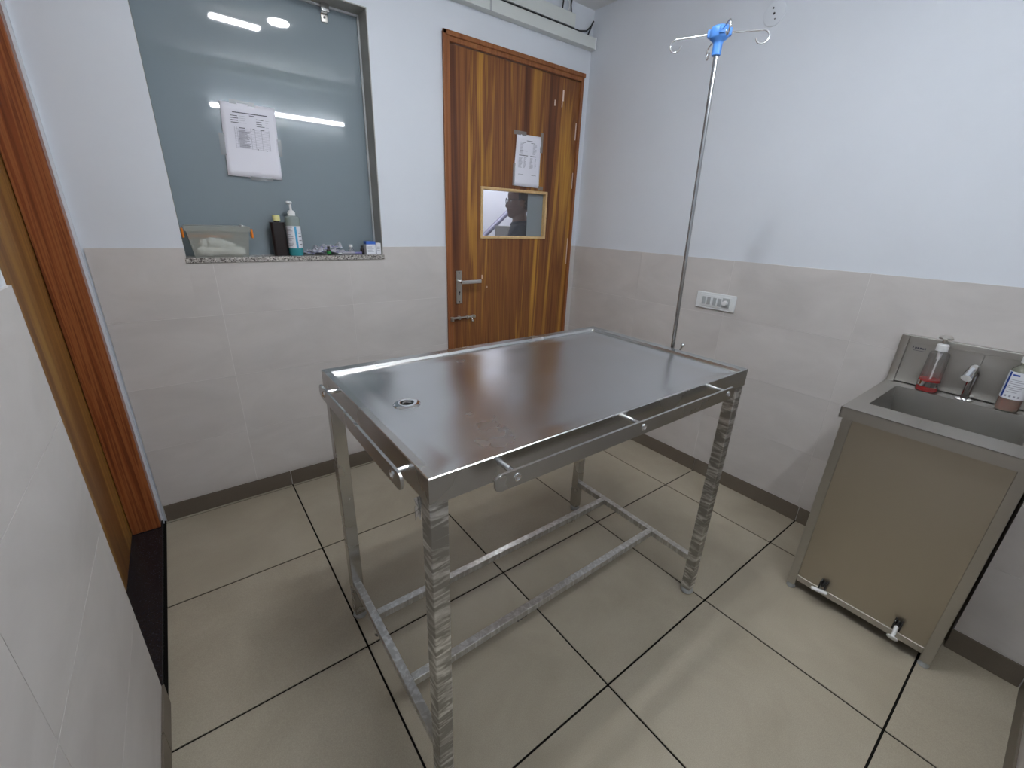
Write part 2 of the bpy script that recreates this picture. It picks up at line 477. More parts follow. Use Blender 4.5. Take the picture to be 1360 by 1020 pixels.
yb0, yb1 = YB + TT, YB + 0.125
wall_back = wall('wall_back', 'white plaster wall with grey tiled lower half, window and wooden door', [
    (XL - 0.14, WX0, yb0, yb1, 0, ZC), (WX1, DX0, yb0, yb1, 0, ZC), (DX1, XR + 0.12, yb0, yb1, 0, ZC),
    (WX0, WX1, yb0, yb1, 0, WZ0 - 0.022), (WX0, WX1, yb0, yb1, WZ1, ZC), (DX0, DX1, yb0, yb1, DZ1, ZC)])
wall_right = wall('wall_right', 'white plaster wall behind the sink with grey tiled lower half', [(XR + TT, XR + 0.12, YF - 0.12, yb0, 0, ZC)])
wall_left = wall('wall_left', 'tiled wall close on the left beside the doorway', [
    (XL - 0.14, XL - TT, YF - 0.12, LY0 - 0.001, 0, ZC), (XL - 0.14, XL - TT, LY1, yb0, 0, ZC), (XL - 0.14, XL - TT, LY0 - 0.001, LY1, LZ1, ZC)])
wall_front = wall('wall_front', 'white plaster wall behind the camera', [(XL - 0.14, XR + 0.12, YF - 0.12, YF - TT, 0, ZC)])
wall_pillar = wall('wall_pillar', 'tiled pillar beside the steel sink', [(PX + TT, XR + TT, YF - TT, PY - TT, 0, ZC)])

def tile_run(parent, axis, plane, sgn, joints, a0, a1, skip=(), cut=None):
    """wall tiles on a plane; axis 'x' runs along x at y=plane, 'y' along y at x=plane; sgn = side the wall lies on"""
    for j0, j1 in zip(joints[:-1], joints[1:]):
        s0, s1 = max(j0, a0), min(j1, a1)
        if s1 - s0 < 0.01: continue
        spans = [(s0, s1)]
        for k0, k1 in skip:
            nsp = []
            for p0, p1 in spans:
                if k1 <= p0 or k0 >= p1: nsp.append((p0, p1)); continue
                if k0 - p0 > 0.005: nsp.append((p0, k0))
                if p1 - k1 > 0.005: nsp.append((k1, p1))
            spans = nsp
        for p0, p1 in spans:
            for z0, z1 in rows:
                parts = [(p0, p1, z0, z1)]
                if cut and z1 > cut[2]:
                    parts = []
                    c0, c1, cz = cut
                    if p0 < c0: parts.append((p0, min(p1, c0), z0, z1))
                    if p1 > c0 and p0 < c1: parts.append((max(p0, c0), min(p1, c1), z0, cz))
                    if p1 > c1: parts.append((max(p0, c1), p1, z0, z1))
                for q0, q1, w0, w1 in parts:
                    if q1 - q0 < 0.006: continue
                    g0 = WG if abs(q0 - j0) < 1e-4 else 0
                    g1 = WG if abs(q1 - j1) < 1e-4 else 0
                    L = (q1 - g1) - (q0 + g0); H = (w1 - WG) - (w0 + WG)
                    c = (q0 + g0 + q1 - g1) / 2; zc = (w0 + w1) / 2
                    if axis == 'x':
                        piece('wall_tile', L, TT, H, (c, plane + sgn * TT / 2, zc), 'wall_tile', parent)
                    else:
                        piece('wall_tile', TT, L, H, (plane + sgn * TT / 2, c, zc), 'wall_tile', parent)

def grout(parent, x0, x1, y0, y1, z0=0.0, z1=ZT - 0.0015):
    MB().box(x0, x1, y0, y1, z0, z1).build('grout_bed', 'wall_grout', parent, smooth=False)

jb = [-2.563 + TS * i for i in range(6)]
tile_run(wall_back, 'x', YB, 1, jb, XL, XR, skip=[(DX0, DX1)], cut=(WX0, WX1, 1.2242))
e = 0.0012
grout(wall_back, XL, WX0, YB + e, yb0); grout(wall_back, WX0, WX1, YB + e, yb0, 0, 1.2235)
grout(wall_back, WX1, DX0, YB + e, yb0); grout(wall_back, DX1, XR, YB + e, yb0)
jr = [-2.383 + TS * i for i in range(8)]
tile_run(wall_right, 'y', XR, 1, jr, PY, YB); grout(wall_right, XR + e, XR + TT, PY, YB)
jl = [-1.640 + TS * i for i in range(4)]
tile_run(wall_left, 'y', XL, -1, jl, YF, LY0); grout(wall_left, XL - TT, XL - e, YF, LY0)
tile_run(wall_front, 'x', YF, -1, jb, XL, PX); grout(wall_front, XL, PX, YF - TT, YF - e)
tile_run(wall_pillar, 'y', PX, 1, jr, YF, PY); grout(wall_pillar, PX + e, PX + TT, YF, PY)
tile_run(wall_pillar, 'x', PY, -1, jb, PX + 0.001, XR); grout(wall_pillar, PX + TT, XR, PY - TT, PY - e)

# ---- skirting tiles, cut on the floor joints
SKT = 0.006
def skirting(name, label, axis, plane, sgn, a0, a1, grid):
    root = thing(name, label, 'skirting', kind='structure')
    cuts = [a0] + [g for g in grid if a0 + 0.01 < g < a1 - 0.01] + [a1]
    for c0, c1 in zip(cuts[:-1], cuts[1:]):
        L = c1 - c0 - 0.004; c = (c0 + c1) / 2
        if axis == 'x':
            piece('skirting_tile', L, SKT, ZS - 0.002, (c, plane - sgn * SKT / 2, (ZS - 0.002) / 2 + 0.0005), 'skirting', root)
        else:
            piece('skirting_tile', SKT, L, ZS - 0.002, (plane - sgn * SKT / 2, c, (ZS - 0.002) / 2 + 0.0005), 'skirting', root)
    return root
skirting('baseboard_back', 'brown grey skirting tiles along the window wall', 'x', YB, 1, XL + 0.002, DX0, xs)
skirting('baseboard_right', 'brown grey skirting tiles along the wall behind the sink', 'y', XR, 1, PY + 0.002, YB - 0.007, ys)
skirting('baseboard_left', 'brown grey skirting tiles at the foot of the near left wall', 'y', XL, -1, YF + 0.007, LY0, ys)
skirting('baseboard_front', 'brown grey skirting tiles along the wall behind the camera', 'x', YF, -1, XL + 0.007, PX - 0.007, xs)
skirting('baseboard_pillar', 'brown grey skirting tiles around the pillar beside the sink', 'y', PX, 1, YF + 0.007, PY + 0.004, ys)

# ---- window: grey liner, fixed pane of film-covered glass, granite sill
GY = 1.325
w = thing('window_1', 'fixed grey film covered window pane in a recess above the granite sill', 'window', ((WX0 + WX1) / 2, YB + 0.06, WZ0), kind='structure')
wo = w.location
MB().box(WX0 + 0.004, WX1 - 0.004, GY, GY + 0.008, WZ0 - 0.01, WZ1 - 0.004).build('glass_pane', 'film_glass', w, wo, smooth=False)
lin = MB()
lin.box(WX1 - 0.004, WX1 + 0.0, YB + 0.001, GY + 0.02, WZ0, WZ1)
lin.box(WX0, WX0 + 0.002, YB + 0.03, GY + 0.02, WZ0, WZ1)
lin.box(WX0, WX1, YB + 0.001, GY + 0.02, WZ1 - 0.004, WZ1)
lin.build('reveal_liner', 'alu', w, wo, smooth=False)
sea = MB()
sea.box(WX1 - 0.014, WX1 - 0.004, GY - 0.010, GY, WZ0, WZ1 - 0.004, 0.002)
sea.box(WX0 + 0.004, WX1 - 0.014, GY - 0.010, GY, WZ1 - 0.014, WZ1 - 0.004, 0.002)
sea.build('glazing_bead', 'grey_pl', w, wo)
MB().box(WX0 - 0.004, WX1 + 0.006, YB - 0.006, GY + 0.02, WZ0 - 0.022, WZ0, 0.002).build('granite_sill', 'grey_granite', w, wo)
cl = MB()
cl.box(-1.354, -1.324, GY - 0.006, GY, 2.268, 2.300, 0.003).build('clip_plate', 'satin', w, wo)
cp = MB().box(-1.357, -1.321, GY - 0.034, GY - 0.002, 2.300, 2.334, 0.004).build('glass_clip', 'chrome', w, wo)
MB().cyl((-1.339, GY - 0.009, 2.286), (-1.339, GY - 0.004, 2.286), 0.005).build('screw', 'dark_metal', cp, wo)
cp['label'] = 'chrome glass clip'

# ---- back door: frame, leaf with a small glazed opening, lever lock, bolt
d = thing('door_1', 'streaky brown laminate door with a small glazed opening and lever handle', 'door', (0.5 * (DX0 + DX1), YB + 0.03, 0), kind='structure')
do = d.location
fr = MB()
FW = 0.040
for x0, x1 in ((DX0, DX0 + FW), (DX1 - 0.022, DX1)):
    fr.box(x0, x1, YB - 0.004, YB + 0.115, 0, DZ1, 0.004)
fr.box(DX0 + FW, DX1 - 0.022, YB - 0.004, YB + 0.115, DZ1 - FW, DZ1, 0.004)
# moulded lip around the leaf
for x0, x1 in ((DX0 - 0.004, DX0 + 0.020),):
    fr.box(x0, x1, YB - 0.012, YB - 0.003, 0, DZ1 + 0.006, 0.004)
fr.box(DX0 - 0.004, DX1 + 0.004, YB - 0.012, YB - 0.003, DZ1 - 0.018, DZ1 + 0.006, 0.004)
fr.build('frame', 'frame_wood', d, do)
lx0, lx1, lz1 = DX0 + FW + 0.004, DX1 - 0.024, DZ1 - FW - 0.004
ly0, ly1 = YB + 0.010, YB + 0.045
vx0, vx1, vz0, vz1 = -0.530, -0.012, 1.342, 1.626
lf = MB()
lf.box(lx0, vx0, ly0, ly1, 0.006, lz1)
lf.box(vx1, lx1, ly0, ly1, 0.006, lz1)
lf.box(vx0, vx1, ly0, ly1, 0.006, vz0)
lf.box(vx0, vx1, ly0, ly1, vz1, lz1)
leaf = lf.build('leaf', 'door_wood', d, do, smooth=False)
bd = MB()
bt = 0.016
ya, ybd = ly0 - 0.010, ly1
bd.box(vx0 - 0.008, vx0 + bt - 0.008, ya, ybd, vz0 - 0.008, vz1 + 0.008, 0.002)
bd.box(vx1 - bt + 0.008, vx1 + 0.008, ya, ybd, vz0 - 0.008, vz1 + 0.008, 0.002)
bd.box(vx0 + bt - 0.008, vx1 - bt + 0.008, ya, ybd, vz0 - 0.008, vz0 + bt - 0.008, 0.002)
bd.box(vx0 + bt - 0.008, vx1 - bt + 0.008, ya, ybd, vz1 - bt + 0.008, vz1 + 0.008, 0.002)
b_ = bd.build('glazing_frame', 'pale_wood', d, do); b_['label'] = 'pale wooden beading around the small pane'
MB().box(vx0 + 0.006, vx1 - 0.006, ly0 + 0.020, ly0 + 0.024, vz0 + 0.006, vz1 - 0.006).build('vision_pane', 'pane', d, do, smooth=False)
gf = MB().box(-0.152, vx1 - 0.006, ly0 + 0.0185, ly0 + 0.0198, vz0 + 0.006, vz1 - 0.006).build('pane_film', 'hall_grey', d, do, smooth=False); gf['label'] = 'grey film covering the right part of the small pane'
hp = MB().box(-0.716, -0.674, ly0 - 0.008, ly0, 0.938, 1.142, 0.002).build('lock_plate', 'satin', d, do)
lv = MB()
lv.cyl((-0.695, ly0, 1.078), (-0.695, ly0 - 0.048, 1.078), 0.010)
lv.box(-0.706, -0.560, ly0 - 0.060, ly0 - 0.046, 1.066, 1.090, 0.004)
lv.build('lever', 'chrome', hp, do)
kh = MB(); kh.cyl((-0.693, ly0 - 0.0085, 1.010), (-0.693, ly0 - 0.0079, 1.010), 0.005); kh.box(-0.6955, -0.6905, ly0 - 0.0085, ly0 - 0.0079, 0.992, 1.010)
kh.build('keyhole', 'black', hp, do)
for zz in (1.130, 0.950):
    MB().cyl((-0.695, ly0 - 0.010, zz), (-0.695, ly0 - 0.007, zz), 0.004, seg=10).build('screw', 'dark_metal', hp, do)
bo = MB()
bo.cyl((-0.755, ly0 - 0.014, 0.848), (-0.580, ly0 - 0.014, 0.848), 0.007, seg=12)
bolt = bo.build('bolt', 'satin', d, do)
for xx in (-0.700, -0.640, -0.590):
    MB().box(xx - 0.007, xx + 0.007, ly0 - 0.024, ly0, 0.837, 0.859, 0.003).build('bolt_keeper', 'satin', bolt, do)
MB().box(-0.772, -0.752, YB - 0.030, YB - 0.012, 0.834, 0.862, 0.003).build('bolt_socket', 'satin', bolt, do)
kb = MB(); kb.cyl((-0.610, ly0 - 0.016, 0.845), (-0.610, ly0 - 0.030, 0.826), 0.005, seg=10); kb.ball((-0.610, ly0 - 0.031, 0.824), 0.009)
kb.build('bolt_knob', 'chrome', bolt, do)
# chips in the laminate where it has been knocked
ch = MB()
for cx, cz, hx, hz in ((0.088, 2.205, 0.006, 0.030), (0.082, 2.16, 0.003, 0.02), (0.020, 2.155, 0.004, 0.016), (-0.520, 1.098, 0.003, 0.012), (-0.480, 1.030, 0.0025, 0.006), (0.220, 2.02, 0.004, 0.05), (0.224, 1.72, 0.003, 0.05), (0.222, 1.25, 0.003, 0.09)):
    ch.box(cx - hx, cx + hx, ly0 - 0.0006, ly0 + 0.001, cz - hz, cz + hz)
c_ = ch.build('laminate_chip', pmat('chipped_laminate', (0.75, 0.62, 0.52), 0.7), leaf, do, smooth=False)

# ---- left door: red brown frame, closed leaf seen edge on, black granite threshold
d2 = thing('door_2', 'closed brown laminate door in a red brown frame on the left', 'door', (XL - 0.06, 0.5 * (LY0 + LY1), 0), kind='structure')
d2o = d2.location
JX0, JX1 = -2.492, -2.386
JY = 1.147
f2 = MB()
f2.box(JX0, JX1, JY, LY1 + 0.020, 0.022, LZ1, 0.003)
f2.box(JX0 - 0.03, JX0, JY + 0.016, LY1 + 0.020, 0.022, LZ1, 0.002)
f2.box(JX0 - 0.03, JX1, LY0 + 0.001, LY0 + 0.030, 0.022, LZ1 - 0.01, 0.003)
f2.box(JX0, JX1, LY0 + 0.030, JY, LZ1 - 0.06, LZ1 - 0.001, 0.003)
f2.build('frame', 'red_frame', d2, d2o)
MB().box(JX0 - 0.040, JX0 - 0.002, LY0 + 0.004, JY + 0.014, 0.022, LZ1 - 0.03).build('leaf', wood_mat('side_door_laminate', [(0.3, (0.13, 0.05, 0.015)), (0.45, (0.22, 0.10, 0.03)), (0.55, (0.34, 0.18, 0.045)), (0.7, (0.42, 0.25, 0.06))], s1=(9, 9, 0.35), s2=(60, 60, 0.7), mixf=0.2, seed=(3.1, 1.7, 0)), d2, d2o, smooth=False)
MB().box(JX0 - 0.045, XL - 0.010, LY0 - 0.0005, LY1 + 0.02, 0.0, 0.021, 0.002).build('threshold', 'black_granite', d2, d2o)

# ================================================================== LIGHTS THE ROOM HAS
t = thing('tube_light', 'lit white LED tube on the wall behind the camera', 'lamp', (-1.0, YF - TT, 2.33))
to = t.location
MB().box(-1.60, -0.40, YF - TT, YF + 0.020, 2.305, 2.345, 0.004).build('housing', 'white_pl', t, to)
tb = MB(); tb.tube([(-1.585, YF + 0.034, 2.325), (-0.415, YF + 0.034, 2.325)], 0.016, 16)
tb.build('diffuser', 'tube_light', t, to)
for xx in (-1.60, -0.415):
    MB().box(xx, xx + 0.015, YF + 0.015, YF + 0.052, 2.306, 2.344, 0.003).build('end_cap', 'white_pl', t, to)
rp = MB(); rp.lathe([(0.0, 0.0), (0.052, 0.0), (0.052, 0.004), (0.046, 0.009), (0.0, 0.010)], mat=Matrix.Translation((-1.0, YF - TT, 2.245)) @ Matrix.Rotation(-pi / 2, 4, 'X'))
tag(rp.build('round_cover_plate', 'white_pl'), 'round white blanking plate on the wall below the tube light', 'cover plate')
tr = MB().box(XL, XR, YF - TT, YF + 0.035, 2.605, 2.690, 0.003).build('cable_trunking', 'trunk')
tag(tr, 'white cable trunking along the top of the wall behind the camera', 'trunking')
# ceiling rose with a loose wire, seen mirrored in the window
cr = thing('ceiling_light', 'small round lit ceiling lamp with a loose wire above the table', 'lamp', (-1.21, -0.14, ZC))
co = cr.location
MB().lathe([(0.0, -0.016), (0.070, -0.016), (0.076, -0.008), (0.076, 0.0)], c=(-1.21, -0.14, ZC)).build('base', 'white_pl', cr, co)
MB().lathe([(0.0, -0.030), (0.045, -0.029), (0.062, -0.024), (0.066, -0.0165), (0.0, -0.0165)], c=(-1.21, -0.14, ZC)).build('diffuser', 'ceiling_light', cr, co)
ob = thing('ceiling_light', 'oblong lit ceiling lamp next to the small round one', 'lamp', (-1.45, -0.33, ZC))
MB().box(-0.160, 0.160, -0.045, 0.045, -0.018, 0.0, 0.004, mat=Matrix.Rotation(-0.1, 4, 'Z')).build('base', 'white_pl', ob)
MB().box(-0.150, 0.150, -0.036, 0.036, -0.030, -0.0185, 0.005, mat=Matrix.Rotation(-0.1, 4, 'Z')).build('diffuser', 'ceiling_light', ob)
MB().tube([(-1.19, -0.14, ZC - 0.018), (-1.15, -0.16, ZC - 0.05), (-1.08, -0.20, ZC - 0.068), (-0.99, -0.24, ZC - 0.055)], 0.003, 8).build('wire', 'white_pl', cr, co)

# ---- cable trunking above the back door
k = thing('cable_trunking', 'pale cable trunking above the wooden door', 'trunking', (0.29, YB, 2.48))
ko = k.location
MB().box(-1.60, XR - 0.012, YB - 0.040, YB + TT, 2.480, 2.540, 0.002).build('channel', 'trunk', k, ko)
MB().box(XR - 0.012, XR - 0.001, YB - 0.042, YB + TT, 2.478, 2.542, 0.002).build('end_cap', 'white_pl', k, ko)
MB().box(-0.52, -0.508, YB - 0.0408, YB - 0.036, 2.4795, 2.5405).build('joint_strip', 'grey_pl', k, ko)
cs = MB().box(-1.20, 0.115, YB - 0.026, YB + TT, 2.556, 2.625, 0.003).build('cable_casing', 'trunk')
tag(cs, 'upper flat white cable casing just below the ceiling over the door', 'trunking')
tag(MB().tube([(-0.45, YB - 0.030, 2.545), (-0.2, YB - 0.031, 2.545), (0.08, YB - 0.030, 2.546), (0.15, YB - 0.024, 2.549), (0.22, YB - 0.018, 2.566), (0.262, YB - 0.012, 2.60), (0.285, YB - 0.008, 2.632)], 0.005, 8).build('black_cable', 'black'),
    'black cable lying on the trunking and curving up into the corner', 'cable', 'loose cables above the door')
tag(MB().tube([(0.283, YB - 0.004, 2.628), (0.262, YB - 0.006, 2.585), (0.240, YB - 0.010, 2.546)], 0.0045, 8).build('black_cable', 'black'),
    'short black cable dropping behind the trunking at the corner', 'cable', 'loose cables above the door')
for xx, dx, lab in ((0.010, 0.004, 'left of two black cables hanging from the ceiling to the casing'), (0.086, -0.010, 'right of two black cables hanging from the ceiling to the casing')):
    tag(MB().tube([(xx + dx * 0.3, YB - 0.016, ZC), (xx + dx, YB - 0.018, 2.66), (xx, YB - 0.016, 2.622)], 0.0045, 8).build('black_cable', 'black'), lab, 'cable', 'loose cables above the door')
tag(MB().tube([(0.052, YB - 0.014, ZC), (0.066, YB - 0.018, 2.655), (0.058, YB - 0.014, 2.622)], 0.0035, 8).build('white_cable', 'white_pl'), 'thin white cable between the two black hanging cables', 'cable', 'loose cables above the door')

# ================================================================== EXAMINATION TABLE
TX0, TX1, TY0, TY1, TZ = -1.800, -0.594, -0.548, 0.170, 1.000
T = thing('examination_table', 'stainless steel veterinary examination table with drain and side rails', 'table', ((TX0 + TX1) / 2, (TY0 + TY1) / 2, 0))
TO = T.location
DRX, DRY = -1.672, -0.166
# tray: rim band, sloping lip, shallow sheet bowed a little and falling to the drain
bm = bmesh.new()
RW = 0.026
nx, ny = 104, 60
ix0, ix1, iy0, iy1 = TX0 + RW, TX1 - RW, TY0 + RW * 0.5, TY1 - RW
def sheet_z(x, y):
    u = (x - ix0) / (ix1 - ix0); v = (y - iy0) / (iy1 - iy0)
    edge = min(1.0, min(u, 1 - u) * 22, min(v, 1 - v) * 14)
    z = TZ - 0.013 - 0.004 * edge
    z += edge * (0.0016 * sin(5.0 * u + 1.2 * v) * sin(3.1 * v + 0.6) + 0.0008 * sin(11 * u - 4 * v) + 0.0002 * sin(17 * v + 9 * u))
    r = sqrt((x - DRX) ** 2 + (y - DRY) ** 2)
    return z - 0.004 * exp(-(r / 0.11) ** 2)
gv = [[bm.verts.new((ix0 + (ix1 - ix0) * i / nx, iy0 + (iy1 - iy0) * j / ny, 0)) for j in range(ny + 1)] for i in range(nx + 1)]
for row in gv:
    for v in row: v.co.z = sheet_z(v.co.x, v.co.y)
for i in range(nx):
    for j in range(ny):
        c = (gv[i][j].co + gv[i + 1][j + 1].co) / 2
        if (c.x - DRX) ** 2 + (c.y - DRY) ** 2 < 0.019 ** 2: continue
        bm.faces.new((gv[i][j], gv[i + 1][j], gv[i + 1][j + 1], gv[i][j + 1]))
mb = MB(); mb.bm.free(); mb.bm = bm
sheet = mb.build('table_sheet', 'steel_top', T, TO)
rim = MB()
def ringband(mb, o, i, zo, zi):
    ov = [mb.bm.verts.new((x, y, zo)) for x, y in o]; iv = [mb.bm.verts.new((x, y, zi)) for x, y in i]
    for q in range(4):
        mb.bm.faces.new((ov[q], ov[(q + 1) % 4], iv[(q + 1) % 4], iv[q]))
def rect(ax0, ax1, ay0, ay1): return [(ax0, ay0), (ax1, ay0), (ax1, ay1), (ax0, ay1)]
AP = 0.060
ringband(rim, rect(TX0, TX1, TY0, TY1), rect(TX0, TX1, TY0, TY1), TZ - AP, TZ - 0.002)
ringband(rim, rect(TX0, TX1, TY0, TY1), rect(TX0 + 0.002, TX1 - 0.002, TY0 + 0.002, TY1 - 0.002), TZ - 0.002, TZ)
ringband(rim, rect(TX0 + 0.002, TX1 - 0.002, TY0 + 0.002, TY1 - 0.002), rect(ix0 - 0.004, ix1 + 0.004, iy0 - 0.003, iy1 + 0.004), TZ, TZ - 0.0045)
ringband(rim, rect(ix0 - 0.004, ix1 + 0.004, iy0 - 0.003, iy1 + 0.004), rect(ix0, ix1, iy0, iy1), TZ - 0.0045, TZ - 0.0132)
ringband(rim, rect(TX0, TX1, TY0, TY1), rect(TX0 + 0.03, TX1 - 0.03, TY0 + 0.03, TY1 - 0.03), TZ - AP, TZ - AP)
rim.build('rim', 'steel', T, TO)
MB().box(TX0 + 0.03, TX1 - 0.03, TY0 + 0.02, TY1 - 0.03, TZ - 0.030, TZ - 0.028).build('underside', 'steel', T, TO, smooth=False)
zd = sheet_z(DRX, DRY)
dr = MB().lathe([(0.017, -0.003), (0.017, 0.004), (0.020, 0.0055), (0.030, 0.005), (0.036, 0.002), (0.036, -0.001)], c=(DRX, DRY, zd), cap=False).build('drain_ring', 'chrome', T, TO)
dr['label'] = 'round chrome drain in the table top'
MB().lathe([(0.0, -0.030), (0.013, -0.030), (0.018, -0.004)], c=(DRX, DRY, zd), cap=False).build('drain_cup', 'dark_metal', dr, TO)
cg = MB()
for a in (0, pi / 2):
    cg.cyl((DRX - 0.017 * cos(a), DRY - 0.017 * sin(a), zd - 0.010), (DRX + 0.017 * cos(a), DRY + 0.017 * sin(a), zd - 0.010), 0.0025, seg=8)
cg.build('drain_cross', 'satin', dr, TO)
# legs of square tube in wrinkled film, plastic feet
LW = 0.040
BW = 0.026
for sx, sy in ((0, 0), (1, 0), (0, 1), (1, 1)):
    x0 = TX0 + 0.002 if sx == 0 else TX1 - 0.002 - LW
    y0 = TY0 + 0.002 if sy == 0 else TY1 - 0.002 - LW
    lg = MB().box(x0, x0 + LW, y0, y0 + LW, 0.022, TZ - AP, 0.003).build('leg', 'wrapped' if sy == 0 else 'steel_leg', T, TO)
    MB().lathe([(0.0, 0.0), (0.022, 0.0), (0.025, 0.006), (0.023, 0.016), (0.016, 0.024), (0.0, 0.024)], c=(x0 + LW / 2, y0 + LW / 2, 0.0)).build('foot', 'grey_pl', lg, TO)
ZB = 0.152
xa0, xa1 = TX0 + 0.002, TX1 - 0.002 - LW
for x0 in (xa0 + 0.006, xa1 + 0.008):
    MB().box(x0, x0 + BW, TY0 + LW, TY1 - LW, ZB, ZB + BW, 0.002).build('end_stretcher', 'wrapped_bar', T, TO)
for y0 in (-0.052, -0.328):
    MB().box(xa0 + 0.006 + BW, xa1 + 0.008, y0, y0 + BW, ZB, ZB + BW, 0.002).build('long_stretcher', 'wrapped_bar', T, TO)
# side rails on stand-off pins
def stadium(a0, a1, b0, b1, r=0.014, n=5):
    pts = []
    for (cx, cy, st) in ((a1 - r, b1 - r, 0), (a0 + r, b1 - r, pi / 2), (a0 + r, b0 + r, pi), (a1 - r, b0 + r, 1.5 * pi)):
        for q in range(n + 1):
            a = st + q * pi / 2 / n
            pts.append((cx + r * cos(a), cy + r * sin(a)))
    return pts
RY = -0.590
r1 = MB().prism(stadium(-1.682, -0.765, 0.948, 0.986), RY - 0.004, RY + 0.002, 'y', 0.001).build('side_rail', 'steel', T, TO)
for xx in (-1.628, -1.222, -0.802):
    MB().cyl((xx, TY0 + 0.002, 0.972), (xx, RY, 0.972), 0.0065, seg=14).build('rail_pin', 'chrome', r1, TO)
    MB().lathe([(0.009, 0.0), (0.009, 0.002), (0.006, 0.003), (0.004, 0.001), (0.0, 0.001)], mat=Matrix.Translation((xx, RY - 0.004, 0.968)) @ Matrix.Rotation(pi / 2, 4, 'X'), seg=18).build('rail_screw', 'chrome', r1, TO)
RX = -1.832
r2 = MB().prism(stadium(-0.505, 0.060, 0.960, 0.998), RX - 0.004, RX + 0.002, 'x', 0.001).build('side_rail', 'steel', T, TO)
for yy in (-0.465, 0.015):
    MB().cyl((TX0 + 0.002, yy, 0.984), (RX, yy, 0.984), 0.0065, seg=14).build('rail_pin', 'chrome', r2, TO)
    MB().lathe([(0.009, 0.0), (0.009, 0.002), (0.006, 0.003), (0.004, 0.001), (0.0, 0.001)], mat=Matrix.Translation((RX - 0.004, yy, 0.980)) @ Matrix.Rotation(-pi / 2, 4, 'Y'), seg=18).build('rail_screw', 'chrome', r2, TO)
# loose ends of packing film still hanging on the frame
pf = []
for c, L, dz in (((-1.20, -0.030, ZB), 0.05, -0.03), ((-0.83, -0.040, ZB), 0.06, -0.035), ((-1.36, -0.325, ZB), 0.05, -0.02), ((-1.778, -0.10, ZB), 0.04, -0.02), ((-1.795, -0.50, 0.935), 0.02, -0.07)):
    m_ = MB(); n = 7
    g = [[m_.bm.verts.new((c[0] + L * (i / n - 0.5), c[1] + 0.008 * sin(3 * i + 2 * j) + 0.004 * j, c[2] + dz * j / 3 * (0.4 + 0.6 * abs(sin(1.3 * i))))) for j in range(4)] for i in range(n + 1)]
    for i in range(n):
        for j in range(3): m_.bm.faces.new((g[i][j], g[i + 1][j], g[i + 1][j + 1], g[i][j + 1]))
    m_.build('film_scrap', M['tape'], T, TO)

# ================================================================== IV POLE clamped to the table end
PXB = Vector((-0.566, -0.236, 0.93)); PXT = Vector((-0.562, -0.205, 1.985))
P = thing('iv_pole', 'thin chrome drip pole with blue hub and wire hooks clamped to the table', 'iv pole', PXB)
MB().cyl(PXB, PXT, 0.0072, seg=18).build('pole', pmat('pole_steel', (0.40, 0.40, 0.40), 0.12, 1.0), P, PXB)
cb_ = MB().box(-0.5935, -0.546, -0.262, -0.212, 0.945, 0.985, 0.004).build('clamp', 'steel', P, PXB)
kn = MB(); kn.cyl((-0.556, -0.262, 0.985), (-0.552, -0.268, 1.006), 0.004, seg=10); kn.ball((-0.552, -0.268, 1.009), 0.008)
kn.build('clamp_screw', 'chrome', cb_, PXB)
hub = MB()
hc = PXT
hub.lathe([(0.013, -0.002), (0.0145, 0.0), (0.0145, 0.030), (0.018, 0.036), (0.026, 0.042), (0.030, 0.048), (0.030, 0.066), (0.026, 0.074), (0.018, 0.077), (0.0, 0.078)], c=hc - Vector((0, 0, 0.012)), seg=28)
for a in (math.atan2(0.915, -0.40), math.atan2(-0.82, 0.57), math.atan2(-0.70, -0.71), math.atan2(0.70, 0.71)):
    hub.box(0.018, 0.036, -0.009, 0.009, -0.010, 0.012, 0.003, mat=Matrix.Translation(hc + Vector((0, 0, 0.046))) @ Matrix.Rotation(a, 4, 'Z'))
hub.build('hub', 'blue_pl', P, PXB)
# four wire hooks
def hook(dirv, L, tilt):
    base = hc + Vector((0, 0, 0.046))
    pts = [base + dirv * 0.030]
    for q in range(1, 6): pts.append(base + dirv * (0.030 + (L - 0.030) * q / 5) + Vector((0, 0, tilt * q / 5)))
    c = pts[-1] + Vector((0, 0, -0.018))
    for q in range(1, 13):
        a = pi / 2 - q * (1.45 * pi) / 12
        pts.append(c + dirv * (0.018 * cos(a)) + Vector((0, 0, 0.018 * sin(a))))
    MB().tube(pts, 0.0028, 8).build('hook', 'chrome', P, PXB)
for dx, dy, L in ((-0.40, 0.915, 0.132), (0.57, -0.82, 0.128), (-0.71, -0.70, 0.100), (0.71, 0.70, 0.120)):
    hook(Vector((dx, dy, 0)).normalized(), L, 0.0)

# ================================================================== WALL FITTINGS on the right wall
s = thing('switch_plate', 'white modular switch plate with a round fan knob on the tiles', 'switch', (XR, 0.073, 1.06))
so = s.location
MB().box(XR - 0.011, XR, -0.041, 0.187, 1.016, 1.106, 0.004).build('plate', 'switch_pl', s, so)
MB().box(XR - 0.014, XR - 0.010, -0.020, 0.162, 1.028, 1.094, 0.003).build('bezel', 'switch_pl', s, so)
for q in range(4):
    yy = 0.150 - 0.0125 - q * 0.0285 - (0.006 if q > 1 else 0)
    MB().box(XR - 0.018, XR - 0.013, yy - 0.010, yy + 0.010, 1.040, 1.082, 0.002).build('switch_key', 'grey_pl', s, so)
MB().box(XR - 0.016, XR - 0.013, -0.012, 0.030, 1.036, 1.088, 0.002).build('regulator_face', 'grey_pl', s, so)
kn = MB().cyl((XR - 0.014, 0.010, 1.062), (XR - 0.034, 0.010, 1.062), 0.014, 0.012).build('regulator_knob', 'white_pl', s, so)
pl = thing('round_cover_plate', 'round white cover plate high on the wall above the switch plate', 'cover plate', (XR + TT, 0.076, 2.37))
po = pl.location
